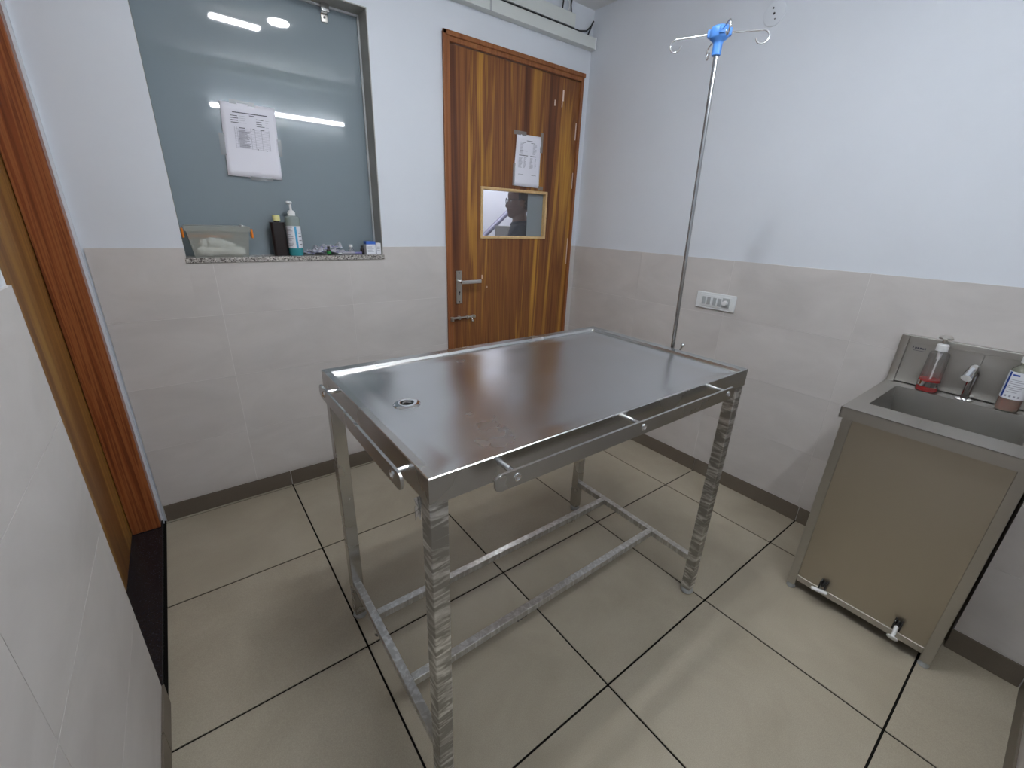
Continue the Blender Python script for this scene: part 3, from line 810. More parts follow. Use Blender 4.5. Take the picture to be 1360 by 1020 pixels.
MB().lathe([(0.0, 0.0), (0.048, 0.0), (0.048, 0.004), (0.044, 0.007), (0.0, 0.0075)], mat=Matrix.Translation((XR + TT, 0.076, 2.37)) @ Matrix.Rotation(-pi / 2, 4, 'Y'), seg=40).build('disc', 'plaster', pl, po)
for dy, dz, rr in ((0.008, 0.022, 0.004), (0.0, 0.0, 0.005), (-0.008, -0.022, 0.003)):
    MB().cyl((XR + TT - 0.0085, 0.076 + dy, 2.37 + dz), (XR + TT - 0.006, 0.076 + dy, 2.37 + dz), rr, seg=12).build('screw', 'dark_metal', pl, po)

# ================================================================== SCRUB SINK
SX0, SX1, SY0, SY1, SZ = -0.268, XR - 0.007, -1.238, -0.758, 0.862
BX = -0.226                                    # front of the body
S = thing('scrub_sink', 'freestanding stainless steel scrub sink with tall front panel and backsplash', 'sink', (0.03, -1.0, 0))
SO = S.location
ox0, ox1, oy0, oy1 = -0.148, 0.205, -1.190, -0.808
top = MB()
def boxframe(mb, o, i, z0, z1):
    (a0, a1, b0, b1), (c0, c1, d0, d1) = o, i
    mb.box(a0, c0, b0, b1, z0, z1); mb.box(c1, a1, b0, b1, z0, z1); mb.box(c0, c1, b0, d0, z0, z1); mb.box(c0, c1, d1, b1, z0, z1)
boxframe(top, (SX0, SX1, SY0, SY1), (ox0, ox1, oy0, oy1), SZ - 0.003, SZ)
top.box(SX0, SX0 + 0.003, SY0, SY1, SZ - 0.042, SZ - 0.001)
top.box(SX0, SX1, SY1 - 0.003, SY1, SZ - 0.042, SZ - 0.001)
top.box(SX0, SX1, SY0, SY0 + 0.003, SZ - 0.042, SZ - 0.001)
top.build('counter', 'steel_sink', S, SO, smooth=False)
bas = MB()
iz = SZ - 0.19
bo_ = [(ox0, oy0), (ox1, oy0), (ox1, oy1), (ox0, oy1)]; bi = [(ox0 + 0.02, oy0 + 0.02), (ox1 - 0.02, oy0 + 0.02), (ox1 - 0.02, oy1 - 0.02), (ox0 + 0.02, oy1 - 0.02)]
ringband(bas, bo_, bi, SZ - 0.001, iz)
bas.bm.faces.new([bas.bm.verts.new((x, y, iz)) for x, y in bi])
bs_ = bas.build('basin', 'steel_sink', S, SO, smooth=False)
MB().lathe([(0.0, 0.001), (0.018, 0.001), (0.030, 0.003), (0.032, 0.0)], c=(0.03, -1.0, iz)).build('waste', 'chrome', bs_, SO)
UW = 0.030
for sx, x0 in ((0, BX), (1, SX1 - UW - 0.02)):
    for y0 in (SY1 - 0.004 - UW, SY0 + 0.004):
        up = MB().box(x0, x0 + UW, y0, y0 + UW, 0.022, SZ - 0.040, 0.002).build('upright', 'steel_sink', S, SO)
        MB().lathe([(0.0, 0.0), (0.015, 0.0), (0.017, 0.005), (0.012, 0.018), (0.012, 0.024)], c=(x0 + UW / 2, y0 + UW / 2, 0)).build('foot', 'grey_pl', up, SO)
yA, yB_ = SY0 + 0.004 + UW, SY1 - 0.004 - UW
MB().box(BX + 0.006, BX + 0.009, yA, yB_, 0.074, SZ - 0.040).build('front_panel', 'steel_panel', S, SO, smooth=False)
MB().box(BX + UW, SX1 - UW - 0.02, SY1 - 0.014, SY1 - 0.011, 0.074, SZ - 0.040).build('side_panel', 'steel_panel', S, SO, smooth=False)
MB().box(BX + UW, SX1 - UW - 0.02, SY0 + 0.011, SY0 + 0.014, 0.074, SZ - 0.040).build('side_panel', 'steel_panel', S, SO, smooth=False)
MB().box(BX + 0.001, BX + 0.026, yA, yB_, 0.050, 0.076, 0.002).build('bottom_rail', 'steel_sink', S, SO)
MB().box(BX + UW, SX1 - UW - 0.02, SY1 - 0.030, SY1 - 0.006, 0.050, 0.076, 0.002).build('side_rail', 'steel_sink', S, SO)
# backsplash: turned frame and sunken panel, seam in the middle
BZ0, BZ1 = SZ, 1.064
bk_ = MB()
bx = XR - 0.018
bk_.box(bx - 0.010, XR - 0.002, SY1 - 0.026, SY1, BZ0, BZ1, 0.002)
bk_.box(bx - 0.010, XR - 0.002, SY0, SY0 + 0.026, BZ0, BZ1, 0.002)
bk_.box(bx - 0.010, XR - 0.002, SY0 + 0.026, SY1 - 0.026, BZ1 - 0.026, BZ1, 0.002)
bkf = bk_.build('backsplash_frame', 'steel_sink', S, SO)
MB().box(bx, bx + 0.004, -1.0075, SY1 - 0.026, BZ0 + 0.004, BZ1 - 0.026).build('backsplash_panel', 'steel_sink', S, SO, smooth=False)
MB().box(bx + 0.0005, bx + 0.0045, SY0 + 0.026, -1.009, BZ0 + 0.004, BZ1 - 0.026).build('backsplash_panel', 'steel_sink', S, SO, smooth=False)
em = MB()
for q, (hh, ww) in enumerate(((0.010, 0.003), (0.007, 0.006), (0.007, 0.005), (0.007, 0.006), (0.006, 0.006), (0.008, 0.004))):
    yy = -0.802 - q * 0.0075
    em.box(bx - 0.0004, bx, yy - ww, yy, 1.012, 1.012 + hh)
em.box(bx - 0.0004, bx, -0.846, -0.806, 1.0045, 1.0060)
e_ = em.build('etched_mark', 'ink', S, SO, smooth=False); e_['label'] = 'small dark maker mark on the backsplash'
# two foot or knee operated valves low on the panel
def valve(y, z, turn):
    v = MB()
    v.box(BX - 0.022, BX + 0.006, y - 0.012, y - 0.007, z - 0.006, z + 0.028, 0.001)
    v.box(BX - 0.022, BX + 0.006, y + 0.007, y + 0.012, z - 0.006, z + 0.028, 0.001)
    v.cyl((BX + 0.006, y, z + 0.014), (BX - 0.020, y, z + 0.014), 0.007, seg=12)
    vo = v.build('valve_bracket', 'black', S, SO)
    h = MB()
    if turn:
        h.box(-0.030, 0.026, -0.007, 0.007, -0.007, 0.007, 0.005, mat=Matrix.Translation((BX - 0.028, y + 0.006, z - 0.010)) @ Matrix.Rotation(pi / 2 + 0.15, 4, 'Z') @ Matrix.Rotation(0.1, 4, 'Y'))
    else:
        h.cyl((BX - 0.016, y, z + 0.010), (BX - 0.044, y - 0.002, z - 0.018), 0.006, seg=12)
        h.lathe([(0.0, -0.006), (0.014, -0.004), (0.017, 0.0), (0.013, 0.005), (0.0, 0.007)], mat=Matrix.Translation((BX - 0.048, y - 0.002, z - 0.022)) @ Matrix.Rotation(0.9, 4, 'Y'))
    hh = h.build('valve_lever', 'white_pl', vo, SO); hh['label'] = 'white plastic lever'
valve(-0.884, 0.094, True)
valve(-1.120, 0.104, False)

# ---- tap
fy = -1.005
F_ = thing('sensor_tap', 'curved chrome tap standing on the back ledge of the sink', 'tap', (0.236, fy, SZ))
Fo = F_.location
MB().lathe([(0.0, 0.0), (0.026, 0.0), (0.026, 0.004), (0.016, 0.008), (0.0, 0.008)], c=(0.236, fy, SZ), seg=28).build('base_plate', 'chrome', F_, Fo)
pts = [(0.236, fy, SZ + 0.004), (0.236, fy, SZ + 0.05), (0.236, fy, SZ + 0.095)]
for q in range(1, 10):
    a = q * 0.72 * pi / 9
    pts.append((0.236 - 0.034 * (1 - cos(a)), fy + 0.006 * q / 9, SZ + 0.095 + 0.036 * sin(a)))
dl = Vector(pts[-1]) - Vector(pts[-2]); pts.append(tuple(Vector(pts[-1]) + dl.normalized() * 0.040))
MB().tube(pts, [0.0125] * 3 + [0.015] * 9 + [0.0155], 18).build('spout', 'chrome', F_, Fo)

# ---- soap dispenser
M['clear_pl'] = clear_mat('clear_plastic', (0.93, 0.93, 0.93), 0.08, (0.7, 0.7, 0.7), 0.07, 0.05)
M['red_liq'] = pmat('red_liquid_soap', (0.80, 0.012, 0.012), 0.15, spec=0.5, Transmission_Weight=0.35)
sx_, sy_ = 0.240, -0.893
D = thing('soap_dispenser', 'clear pump bottle with bright red soap and a steel band on the sink', 'soap dispenser', (sx_, sy_, SZ))
Do = D.location
MB().lathe([(0.0, 0.001), (0.033, 0.001), (0.0345, 0.004), (0.0335, 0.05), (0.031, 0.150), (0.029, 0.158), (0.015, 0.163), (0.013, 0.172)], c=Do, seg=32).build('bottle', 'clear_pl', D, Do)
MB().lathe([(0.0, 0.003), (0.032, 0.003), (0.0332, 0.006), (0.0322, 0.050), (0.0, 0.050)], c=Do, seg=32).build('soap', 'red_liq', D, Do)
MB().lathe([(0.0347, 0.022), (0.0352, 0.022), (0.0350, 0.042), (0.0344, 0.042)], c=Do, seg=32, cap=False).build('steel_band', 'chrome', D, Do)
MB().lathe([(0.0, 0.166), (0.0185, 0.166), (0.0185, 0.190), (0.012, 0.195), (0.0, 0.195)], c=Do, seg=24).build('collar', 'white_pl', D, Do)
ph = MB(); ph.cyl((sx_, sy_, SZ + 0.195), (sx_, sy_, SZ + 0.215), 0.007)
ph.lathe([(0.0, 0.212), (0.020, 0.214), (0.022, 0.219), (0.014, 0.227), (0.0, 0.229)], c=Do, seg=24)
ph.box(-0.004, 0.034, -0.006, 0.006, 0.213, 0.220, 0.002, mat=Matrix.Translation(Do) @ Matrix.Rotation(pi, 4, 'Z'))
ph.build('pump_head', 'satin', D, Do)
dt = MB(); dt.cyl((sx_, sy_, SZ + 0.166), (sx_, sy_, SZ + 0.132), 0.009, 0.006); dt.cyl((sx_, sy_, SZ + 0.135), (sx_, sy_, SZ + 0.01), 0.0028, seg=8)
dt.build('dip_tube', 'white_pl', D, Do)

# ---- hand rub bottle
hx, hy = 0.236, -1.117
H_ = thing('hand_rub_bottle', 'clear bottle of pink red hand rub with white and blue label on the sink', 'bottle', (hx, hy, SZ))
Ho = H_.location
M['frost_pl'] = clear_mat('cloudy_plastic', (0.9, 0.92, 0.88), 0.35, (0.66, 0.68, 0.56), 0.05, 0.15)
M['pink_liq'] = pmat('pink_liquid', (0.42, 0.035, 0.045), 0.2, Transmission_Weight=0.25)
MB().lathe([(0.0, 0.001), (0.029, 0.001), (0.031, 0.005), (0.031, 0.140), (0.029, 0.152), (0.020, 0.164), (0.014, 0.168), (0.014, 0.180)], c=Ho, seg=30).build('bottle', 'frost_pl', H_, Ho)
MB().lathe([(0.0, 0.003), (0.0275, 0.003), (0.0295, 0.006), (0.0295, 0.085), (0.0, 0.085)], c=Ho, seg=30).build('liquid', 'pink_liq', H_, Ho)
def wrap_label(parent, c, r, z0, z1, a0, a1, mat, name='label_wrap', n=16):
    m_ = MB(); g = []
    for q in range(n + 1):
        a = a0 + (a1 - a0) * q / n
        g.append([m_.bm.verts.new((c[0] + r * cos(a), c[1] + r * sin(a), c[2] + z)) for z in (z0, z1)])
    for q in range(n): m_.bm.faces.new((g[q][0], g[q + 1][0], g[q + 1][1], g[q][1]))
    return m_.build(name, mat, parent, c)
M['label_white'] = pmat('label_white', (0.76, 0.78, 0.83), 0.45)
M['label_blue'] = pmat('label_blue', (0.02, 0.07, 0.36), 0.45)
M['label_cyan'] = pmat('label_cyan', (0.06, 0.36, 0.62), 0.45)
lb = wrap_label(H_, Ho, 0.0314, 0.048, 0.146, pi - 1.5, pi + 1.5, 'label_white')
aim = math.atan2(CAM.y - hy, CAM.x - hx)
wrap_label(lb, Ho, 0.0317, 0.050, 0.144, aim - 1.05, aim - 0.80, 'label_blue', 'blue_stripe', 5)
for z0, L, th in ((0.132, 0.6, 0.006), (0.117, 1.2, 0.002), (0.110, 1.25, 0.002), (0.103, 1.1, 0.002), (0.095, 1.3, 0.002), (0.088, 1.2, 0.002), (0.081, 1.25, 0.002), (0.073, 0.9, 0.002)):
    wrap_label(lb, Ho, 0.0317, z0, z0 + th, aim - 0.65, aim - 0.65 + L, 'ink_pale' if th < 0.004 else 'label_blue', 'print_line', 8)
for q in range(4):
    wrap_label(lb, Ho, 0.0317, 0.055, 0.062, aim - 0.6 + q * 0.35, aim - 0.6 + q * 0.35 + 0.17, 'ink_pale', 'print_symbol', 3)
MB().lathe([(0.0, 0.178), (0.016, 0.178), (0.016, 0.200), (0.013, 0.203), (0.0, 0.203)], c=Ho, seg=24).build('cap', 'white_pl', H_, Ho)

# ================================================================== NOTICES
def sheet(name, label, tl, tr, br, bl, prints, tapes, bow=0.006, nrm=(0, -1, 0), print_mat='ink'):
    """a slightly bowed paper sheet from its four corners, printed lines and sticky tape as parts"""
    tl, tr, br, bl = (Vector(p) for p in (tl, tr, br, bl)); nv = Vector(nrm)
    c = (tl + tr + br + bl) / 4
    root = thing(name, label, 'notice', c)
    def at(u, v, off=0.0):
        p = (1 - v) * ((1 - u) * tl + u * tr) + v * ((1 - u) * bl + u * br)
        return p + nv * (bow * (0.5 + 0.5 * sin(2.2 * pi * v + 0.8)) * (0.55 + 0.45 * sin(pi * u * 1.3)) + 0.0015 + off)
    m_ = MB(); n = 12
    g = [[m_.bm.verts.new(at(i / n, j / n)) for j in range(n + 1)] for i in range(n + 1)]
    for i in range(n):
        for j in range(n): m_.bm.faces.new((g[i][j], g[i + 1][j], g[i + 1][j + 1], g[i][j + 1]))
    o = m_.build('paper', 'paper', root, c)
    sol = o.modifiers.new('thickness', 'SOLIDIFY'); sol.thickness = 0.0003
    for mat, rects in prints.items():
        pm = MB()
        for (u0, v0, u1, v1) in rects:
            ns = max(1, int((u1 - u0) * 12)); ms = max(1, int((v1 - v0) * 12))
            gg = [[pm.bm.verts.new(at(u0 + (u1 - u0) * i / ns, v0 + (v1 - v0) * j / ms, 0.0007)) for j in range(ms + 1)] for i in range(ns + 1)]
            for i in range(ns):
                for j in range(ms): pm.bm.faces.new((gg[i][j], gg[i + 1][j], gg[i + 1][j + 1], gg[i][j + 1]))
        pm.build('printing', mat, o, c, smooth=False)['kind'] = 'stuff'
    for (u0, v0, u1, v1, sk) in tapes:
        tm = MB()
        a, b, cc, dd = at(u0, v0, 0.001), at(u1, v0 + sk, 0.001), at(u1, v1 + sk, 0.001), at(u0, v1, 0.001)
        for p in (a, b, cc, dd): p.y = min(p.y, tl.y - 0.0025)
        tm.quad(a, b, cc, dd); tm.build('tape', 'tape', root, c, smooth=False)
    return root

R_ = random.Random(3)
def ragged(u0, v0, v1, n, l0, l1, th):
    out = []
    for i in range(n):
        v = v0 + (v1 - v0) * i / max(1, n - 1)
        out.append((u0, v, u0 + R_.uniform(l0, l1), v + th))
    return out
grid = []
for v in [0.335 + 0.0185 * i for i in range(15)]: grid.append((0.21, v, 0.84, v + 0.0025))
for u in (0.21, 0.255, 0.50, 0.575, 0.70, 0.84): grid.append((u, 0.315, u + 0.005, 0.60))
sheet('notice_sheet', 'printed paper with a table taped to the grey window glass', (-1.816, GY - 0.004, 1.882), (-1.603, GY - 0.004, 1.886), (-1.612, GY - 0.004, 1.588), (-1.832, GY - 0.004, 1.592), {
    'ink': [(0.20, 0.118, 0.84, 0.130), (0.50, 0.146, 0.60, 0.155)] + ragged(0.16, 0.165, 0.255, 4, 0.11, 0.16, 0.009) + ragged(0.62, 0.185, 0.275, 4, 0.10, 0.16, 0.008)
           + [(0.29, 0.318, 0.40, 0.328), (0.54, 0.318, 0.58, 0.327), (0.68, 0.318, 0.76, 0.327), (0.60, 0.59, 0.615, 0.60), (0.76, 0.60, 0.775, 0.61)],
    'ink_pale': ragged(0.275, 0.345, 0.58, 24, 0.10, 0.22, 0.007) + grid + ragged(0.32, 0.165, 0.255, 4, 0.08, 0.12, 0.003) + ragged(0.79, 0.19, 0.28, 4, 0.05, 0.08, 0.003)},
    [(0.17, -0.045, 0.62, 0.012, 0.015), (-0.08, 0.42, 0.02, 0.72, 0.0), (0.985, 0.42, 1.06, 0.66, 0.0), (0.40, 0.985, 0.82, 1.035, 0.0)], bow=0.006)
yd = YB + 0.010
sheet('notice_sheet', 'narrow printed notice taped above the small pane in the wooden door', (-0.281, yd, 1.944), (-0.078, yd, 1.950), (-0.082, yd, 1.652), (-0.290, yd, 1.655), {
    'ink': [(0.38, 0.105, 0.62, 0.115), (0.14, 0.142, 0.34, 0.150), (0.56, 0.142, 0.74, 0.150), (0.14, 0.385, 0.48, 0.398), (0.58, 0.385, 0.82, 0.398), (0.14, 0.76, 0.34, 0.766), (0.66, 0.76, 0.86, 0.766)],
    'ink_pale': ragged(0.15, 0.165, 0.345, 11, 0.06, 0.14, 0.007) + ragged(0.66, 0.165, 0.345, 11, 0.07, 0.16, 0.007) + ragged(0.14, 0.43, 0.62, 12, 0.09, 0.15, 0.008) + ragged(0.34, 0.43, 0.62, 12, 0.04, 0.11, 0.008)
              + ragged(0.58, 0.43, 0.62, 12, 0.06, 0.14, 0.008) + ragged(0.78, 0.43, 0.62, 9, 0.03, 0.06, 0.008) + [(0.15, 0.30, 0.44, 0.307)]},
    [(-0.10, -0.07, 0.36, 0.01, 0.015), (0.96, -0.08, 1.07, 0.30, 0.0), (-0.06, 0.56, 0.03, 1.0, 0.0), (0.96, 0.96, 1.18, 1.04, 0.0)], bow=0.010)

# ================================================================== THINGS ON THE GRANITE SILL
SZ_ = WZ0
# ---- food box with cotton balls
M['box_pl'] = clear_mat('milky_box_plastic', (0.93, 0.95, 0.93), 0.36, (0.72, 0.73, 0.67), 0.05, 0.3)
M['orange'] = pmat('orange_plastic', (0.80, 0.22, 0.01), 0.4)
bxc = (-1.918, 1.262, SZ_)
B = thing('storage_box', 'cloudy lidded plastic box with orange clips on the granite sill', 'box', bxc)
def taper(mb, w0, d0, w1, d1, z0, z1, flip=False):
    a = [mb.bm.verts.new((x, y, z0)) for x, y in rect(-w0, w0, -d0, d0)]; b = [mb.bm.verts.new((x, y, z1)) for x, y in rect(-w1, w1, -d1, d1)]
    for q in range(4): mb.bm.faces.new((a[q], a[(q + 1) % 4], b[(q + 1) % 4], b[q]))
    return a, b
m_ = MB(); a, b = taper(m_, 0.102, 0.036, 0.118, 0.043, 0.001, 0.118); m_.bm.faces.new(a[::-1])
m_.build('tub', 'box_pl', B, smooth=False)
m_ = MB(); a, b = taper(m_, 0.124, 0.047, 0.124, 0.047, 0.110, 0.130); a2, b2 = taper(m_, 0.124, 0.047, 0.112, 0.040, 0.130, 0.134); m_.bm.faces.new(b2)
m_.build('lid', 'box_pl', B, smooth=False)
MB().box(0.092, 0.100, -0.040, 0.038, 0.131, 0.138, 0.002).build('lid_rib', 'white_pl', B)
MB().box(-0.112, 0.060, 0.041, 0.0425, 0.080, 0.090).build('band', 'orange', B, smooth=False)
for sgn in (-1, 1):
    cl = MB(); cl.box(-0.004, 0.004, -0.020, 0.020, 0.082, 0.122, 0.003, mat=Matrix.Translation((sgn * 0.1295, -0.022, 0)) @ Matrix.Rotation(0.0, 4, 'Y')); cl.build('clip', 'orange', B)
cb0 = None
rb = random.Random(11)
spots = [(-0.070, -0.006, 0.027), (-0.046, -0.012, 0.024), (-0.024, 0.004, 0.024), (-0.058, 0.006, 0.058), (-0.030, -0.006, 0.064), (0.002, -0.010, 0.026), (0.028, 0.002, 0.026), (-0.008, 0.004, 0.058), (0.016, -0.006, 0.052), (0.054, -0.008, 0.023), (0.040, 0.006, 0.046), (0.074, 0.0, 0.022)]
M['cotton'] = pmat('cotton_wool', (0.90, 0.90, 0.88), 0.95, spec=0.05, bump=0.4, bscale=120)
for q, (dx, dy, dz) in enumerate(spots):
    r = rb.uniform(0.019, 0.023)
    o = MB().ball((0, 0, 0), r, 18, 12, (1, 1, 0.92), 0.05, rb.uniform(0, 6)).build('cotton_ball', 'cotton')
    o.location = (bxc[0] + dx, bxc[1] + dy, SZ_ + dz)
    tag(o, 'white cotton wool ball inside the cloudy plastic box', 'cotton ball', 'cotton balls in the plastic box')

# ---- dark bottle with a pale yellow cap
bx_ = (-1.672, 1.268, SZ_)
b1 = thing('antiseptic_bottle', 'dark brown flat shouldered bottle with pale yellow cap on the sill', 'bottle', bx_)
M['brown_bt'] = pmat('dark_brown_bottle', (0.012, 0.006, 0.006), 0.3)
M['yellow_cap'] = pmat('pale_yellow_cap', (0.74, 0.70, 0.32), 0.45)
m_ = MB(); m_.prism(stadium(-0.032, 0.032, -0.021, 0.021, 0.014), 0.0, 0.154, 'z', 0.004); m_.lathe([(0.013, 0.152), (0.012, 0.162)], seg=20, cap=False)
m_.build('bottle', 'brown_bt', b1)
MB().lathe([(0.0, 0.160), (0.0165, 0.160), (0.0165, 0.182), (0.0145, 0.185), (0.0, 0.185)], seg=26).build('cap', 'yellow_cap', b1)
# ---- pump bottle
bx_ = (-1.604, 1.262, SZ_)
b2 = thing('pump_bottle', 'cloudy pump bottle with teal liquid and white blue striped label on the sill', 'bottle', bx_)
M['cloud_bt'] = clear_mat('grey_green_plastic', (0.8, 0.88, 0.86), 0.66, (0.55, 0.63, 0.61), 0.05, 0.2)
M['teal_liq'] = pmat('teal_liquid', (0.035, 0.26, 0.29), 0.2)
MB().lathe([(0.0, 0.001), (0.030, 0.001), (0.032, 0.005), (0.032, 0.172), (0.030, 0.180), (0.020, 0.184), (0.016, 0.186)], seg=30).build('bottle', 'cloud_bt', b2)
MB().lathe([(0.0, 0.0005), (0.0305, 0.0005), (0.0325, 0.0045), (0.0325, 0.036), (0.0, 0.036)], seg=30).build('liquid', 'teal_liq', b2)
aim = math.atan2(CAM.y - bx_[1], CAM.x - bx_[0])
def wl(parent, r, z0, z1, a0, a1, mat, nm, n=16):
    m_ = MB(); g = []
    for q in range(n + 1):
        a = aim + a0 + (a1 - a0) * q / n
        g.append([m_.bm.verts.new((r * cos(a), r * sin(a), z)) for z in (z0, z1)])
    for q in range(n): m_.bm.faces.new((g[q][0], g[q + 1][0], g[q + 1][1], g[q][1]))
    return m_.build(nm, mat, parent)
lb = wl(b2, 0.0327, 0.036, 0.138, -1.55, 1.55, 'label_white', 'label_wrap')
wl(lb, 0.0330, 0.038, 0.137, 0.12, 0.42, 'label_cyan', 'blue_stripe', 4)
for q in range(11):
    z = 0.046 + q * 0.0085
    wl(lb, 0.0330, z, z + 0.0028, -1.1, -1.1 + (0.95 if q % 3 else 0.7), 'ink_pale', 'print_line', 6)
for z in (0.052, 0.070, 0.088, 0.104):
    wl(lb, 0.0330, z, z + 0.003, 0.62, 1.15, 'ink', 'print_line', 4)
MB().lathe([(0.0, 0.184), (0.017, 0.184), (0.017, 0.200), (0.013, 0.206), (0.006, 0.210), (0.0, 0.210)], seg=24).build('collar', 'white_pl', b2)
m_ = MB(); m_.cyl((0, 0, 0.208), (0, 0, 0.242), 0.0055, seg=14); m_.box(-0.026, 0.009, -0.007, 0.007, 0.238, 0.250, 0.004, mat=Matrix.Rotation(0.9, 4, 'Z')); m_.cyl((-0.005, -0.006, 0.242), (-0.012, -0.014, 0.240), 0.005, seg=10)
m_.build('pump_head', 'white_pl', b2)

# ---- heap of syringe packets, vials and cartons
M['blister'] = clear_mat('blister_film', (0.95, 0.95, 0.97), 0.50, (0.78, 0.78, 0.84), 0.10, 0.12)
M['blister_paper'] = pmat('packet_paper', (0.66, 0.67, 0.75), 0.6)
M['lilac'] = pmat('lilac_print', (0.20, 0.19, 0.40), 0.6)
pk = [((-1.525, 1.284), 0.10, 0.008, 0.13, 'syringe packet lying lowest beside the pump bottle'), ((-1.480, 1.262), -0.12, 0.020, 0.13, 'crumpled syringe packet in the middle of the heap on the sill'),
      ((-1.445, 1.290), 0.22, 0.031, 0.14, 'syringe packet lying on top of the heap with lifted end'), ((-1.385, 1.276), -0.10, 0.010, 0.12, 'flat syringe packet behind the small vials')]
for q, ((px, py), rot, h, L, lab) in enumerate(pk):
    t = thing('syringe_packet', lab, 'packet', (px, py, SZ_), rot, 'syringe packets on the sill')
    rr = random.Random(q + 20)
    m_ = MB(); n = 14; ph_ = rr.uniform(0, 6)
    def zz(i, j): return h + 0.005 * sin(i * 0.9 + ph_ + j) + 0.004 * sin(i * 1.7 + 2 * j + ph_) + (0.010 * (i / n) ** 2 if q == 2 else 0)
    base_min = min(zz(i, j) for i in range(n + 1) for j in range(5))
    sh = max(0, 0.001 - base_min)
    g = [[m_.bm.verts.new((-L / 2 + L * i / n, -0.022 + 0.044 * j / 4, zz(i, j) + sh)) for j in range(5)] for i in range(n + 1)]
    for i in range(n):
        for j in range(4): m_.bm.faces.new((g[i][j], g[i + 1][j], g[i + 1][j + 1], g[i][j + 1]))
    o = m_.build('backing_paper', 'blister_paper', t); sm = o.modifiers.new('thickness', 'SOLIDIFY'); sm.thickness = 0.0008
    m_ = MB()
    g = [[m_.bm.verts.new((-L / 2 + L * i / n, -0.020 + 0.040 * j / 4, zz(i, j) + sh + (0.001 if j in (0, 4) else 0.010 + 0.003 * sin(2.2 * i + j)))) for j in range(5)] for i in range(n + 1)]
    for i in range(n):
        for j in range(4): m_.bm.faces.new((g[i][j], g[i + 1][j], g[i + 1][j + 1], g[i][j + 1]))
    m_.build('blister', 'blister', t)
    m_ = MB()
    for i in range(2, n - 2, 2):
        m_.quad(*[(-L / 2 + L * (i + a) / n, -0.0225, zz(i, 0) + sh + c) for a, c in ((0, 0.001), (1.3, 0.001), (1.3, 0.0045), (0, 0.0045))])
    m_.build('print', 'lilac', t, smooth=False)['kind'] = 'stuff'
def vial(name, lab, x, y, r, h, body, capm, caph, group='small vials on the sill', label=None):
    t = thing(name, lab, 'vial', (x, y, SZ_), 0, group)
    MB().lathe([(0.0, 0.0), (r * 0.92, 0.0), (r, r * 0.12), (r, h * 0.62), (r * 0.55, h * 0.76), (r * 0.55, h * 0.84), (0, h * 0.84)], seg=20).build('body', body, t)
    MB().lathe([(0.0, h * 0.80), (r * 0.68, h * 0.80), (r * 0.68, h * 0.80 + caph), (0.0, h * 0.80 + caph)], seg=20).build('cap', capm, t)
    if label:
        MB().lathe([(r * 1.01, h * 0.14), (r * 1.02, h * 0.14), (r * 1.02, h * 0.5), (r * 1.01, h * 0.5)], seg=20, cap=False).build('label_wrap', label, t)
M['green_label'] = pmat('green_label', (0.02, 0.25, 0.05), 0.4)
M['glass_vial'] = clear_mat('vial_glass', (0.9, 0.92, 0.95), 0.25, (0.7, 0.72, 0.8), 0.12, 0.03)
vial('medicine_vial', 'tiny dark green vial with black cap in front of the packets', -1.455, 1.240, 0.0105, 0.042, 'brown_bt', 'black', 0.010, label='green_label')
vial('medicine_vial', 'small clear glass vial with white cap left of the cartons', -1.335, 1.262, 0.014, 0.048, 'glass_vial', 'white_pl', 0.012)
vial('medicine_vial', 'small black bottle tucked against the blue topped carton', -1.272, 1.272, 0.010, 0.044, 'brown_bt', 'black', 0.010)
sy = thing('syringe', 'loose syringe with dark plunger lying on the sill before the cartons', 'syringe', (-1.345, 1.246, SZ_), 0.12)
MB().cyl((-0.045, 0, 0.0085), (0.025, 0, 0.0085), 0.0075, seg=14).build('barrel', 'blister', sy)
m_ = MB(); m_.cyl((0.010, 0, 0.0085), (0.058, 0, 0.0085), 0.005, seg=12); m_.cyl((0.058, 0, 0.0085), (0.061, 0, 0.0085), 0.0085, seg=12); m_.build('plunger', 'lilac', sy)
MB().cyl((-0.066, 0, 0.0085), (-0.045, 0, 0.0085), 0.0025, seg=10).build('nozzle', 'white_pl', sy)
c1 = thing('medicine_carton', 'small white carton with a blue top at the sill end', 'carton', (-1.232, 1.262, SZ_), 0.03, 'medicine cartons on the sill')
M['box_blue'] = pmat('carton_blue', (0.05, 0.16, 0.62), 0.45)
cbx = MB().box(-0.026, 0.026, -0.018, 0.018, 0, 0.052, 0.0008).build('carton', 'label_white', c1)
MB().box(-0.0263, 0.0263, -0.0183, 0.0183, 0.052, 0.068, 0.0008).build('blue_end', 'box_blue', c1)
m_ = MB()
for q in range(4): m_.quad(*[(x, -0.0184, z) for x, z in ((-0.020, 0.014 + q * 0.008), (-0.020 + (0.026 if q % 2 else 0.034), 0.014 + q * 0.008), (-0.020 + (0.026 if q % 2 else 0.034), 0.017 + q * 0.008), (-0.020, 0.017 + q * 0.008))])
m_.build('printing', 'ink_pale', cbx, smooth=False)['kind'] = 'stuff'
c2 = thing('medicine_carton', 'narrow plain white carton in the corner of the sill', 'carton', (-1.192, 1.252, SZ_), -0.02, 'medicine cartons on the sill')
cbx = MB().box(-0.012, 0.012, -0.016, 0.016, 0, 0.060, 0.0008).build('carton', 'label_white', c2)
m_ = MB()
for q in range(3): m_.quad(*[(x, -0.0164, z) for x, z in ((-0.009, 0.020 + q * 0.009), (0.006, 0.020 + q * 0.009), (0.006, 0.0225 + q * 0.009), (-0.009, 0.0225 + q * 0.009))])
m_.build('printing', 'ink_pale', cbx, smooth=False)['kind'] = 'stuff'

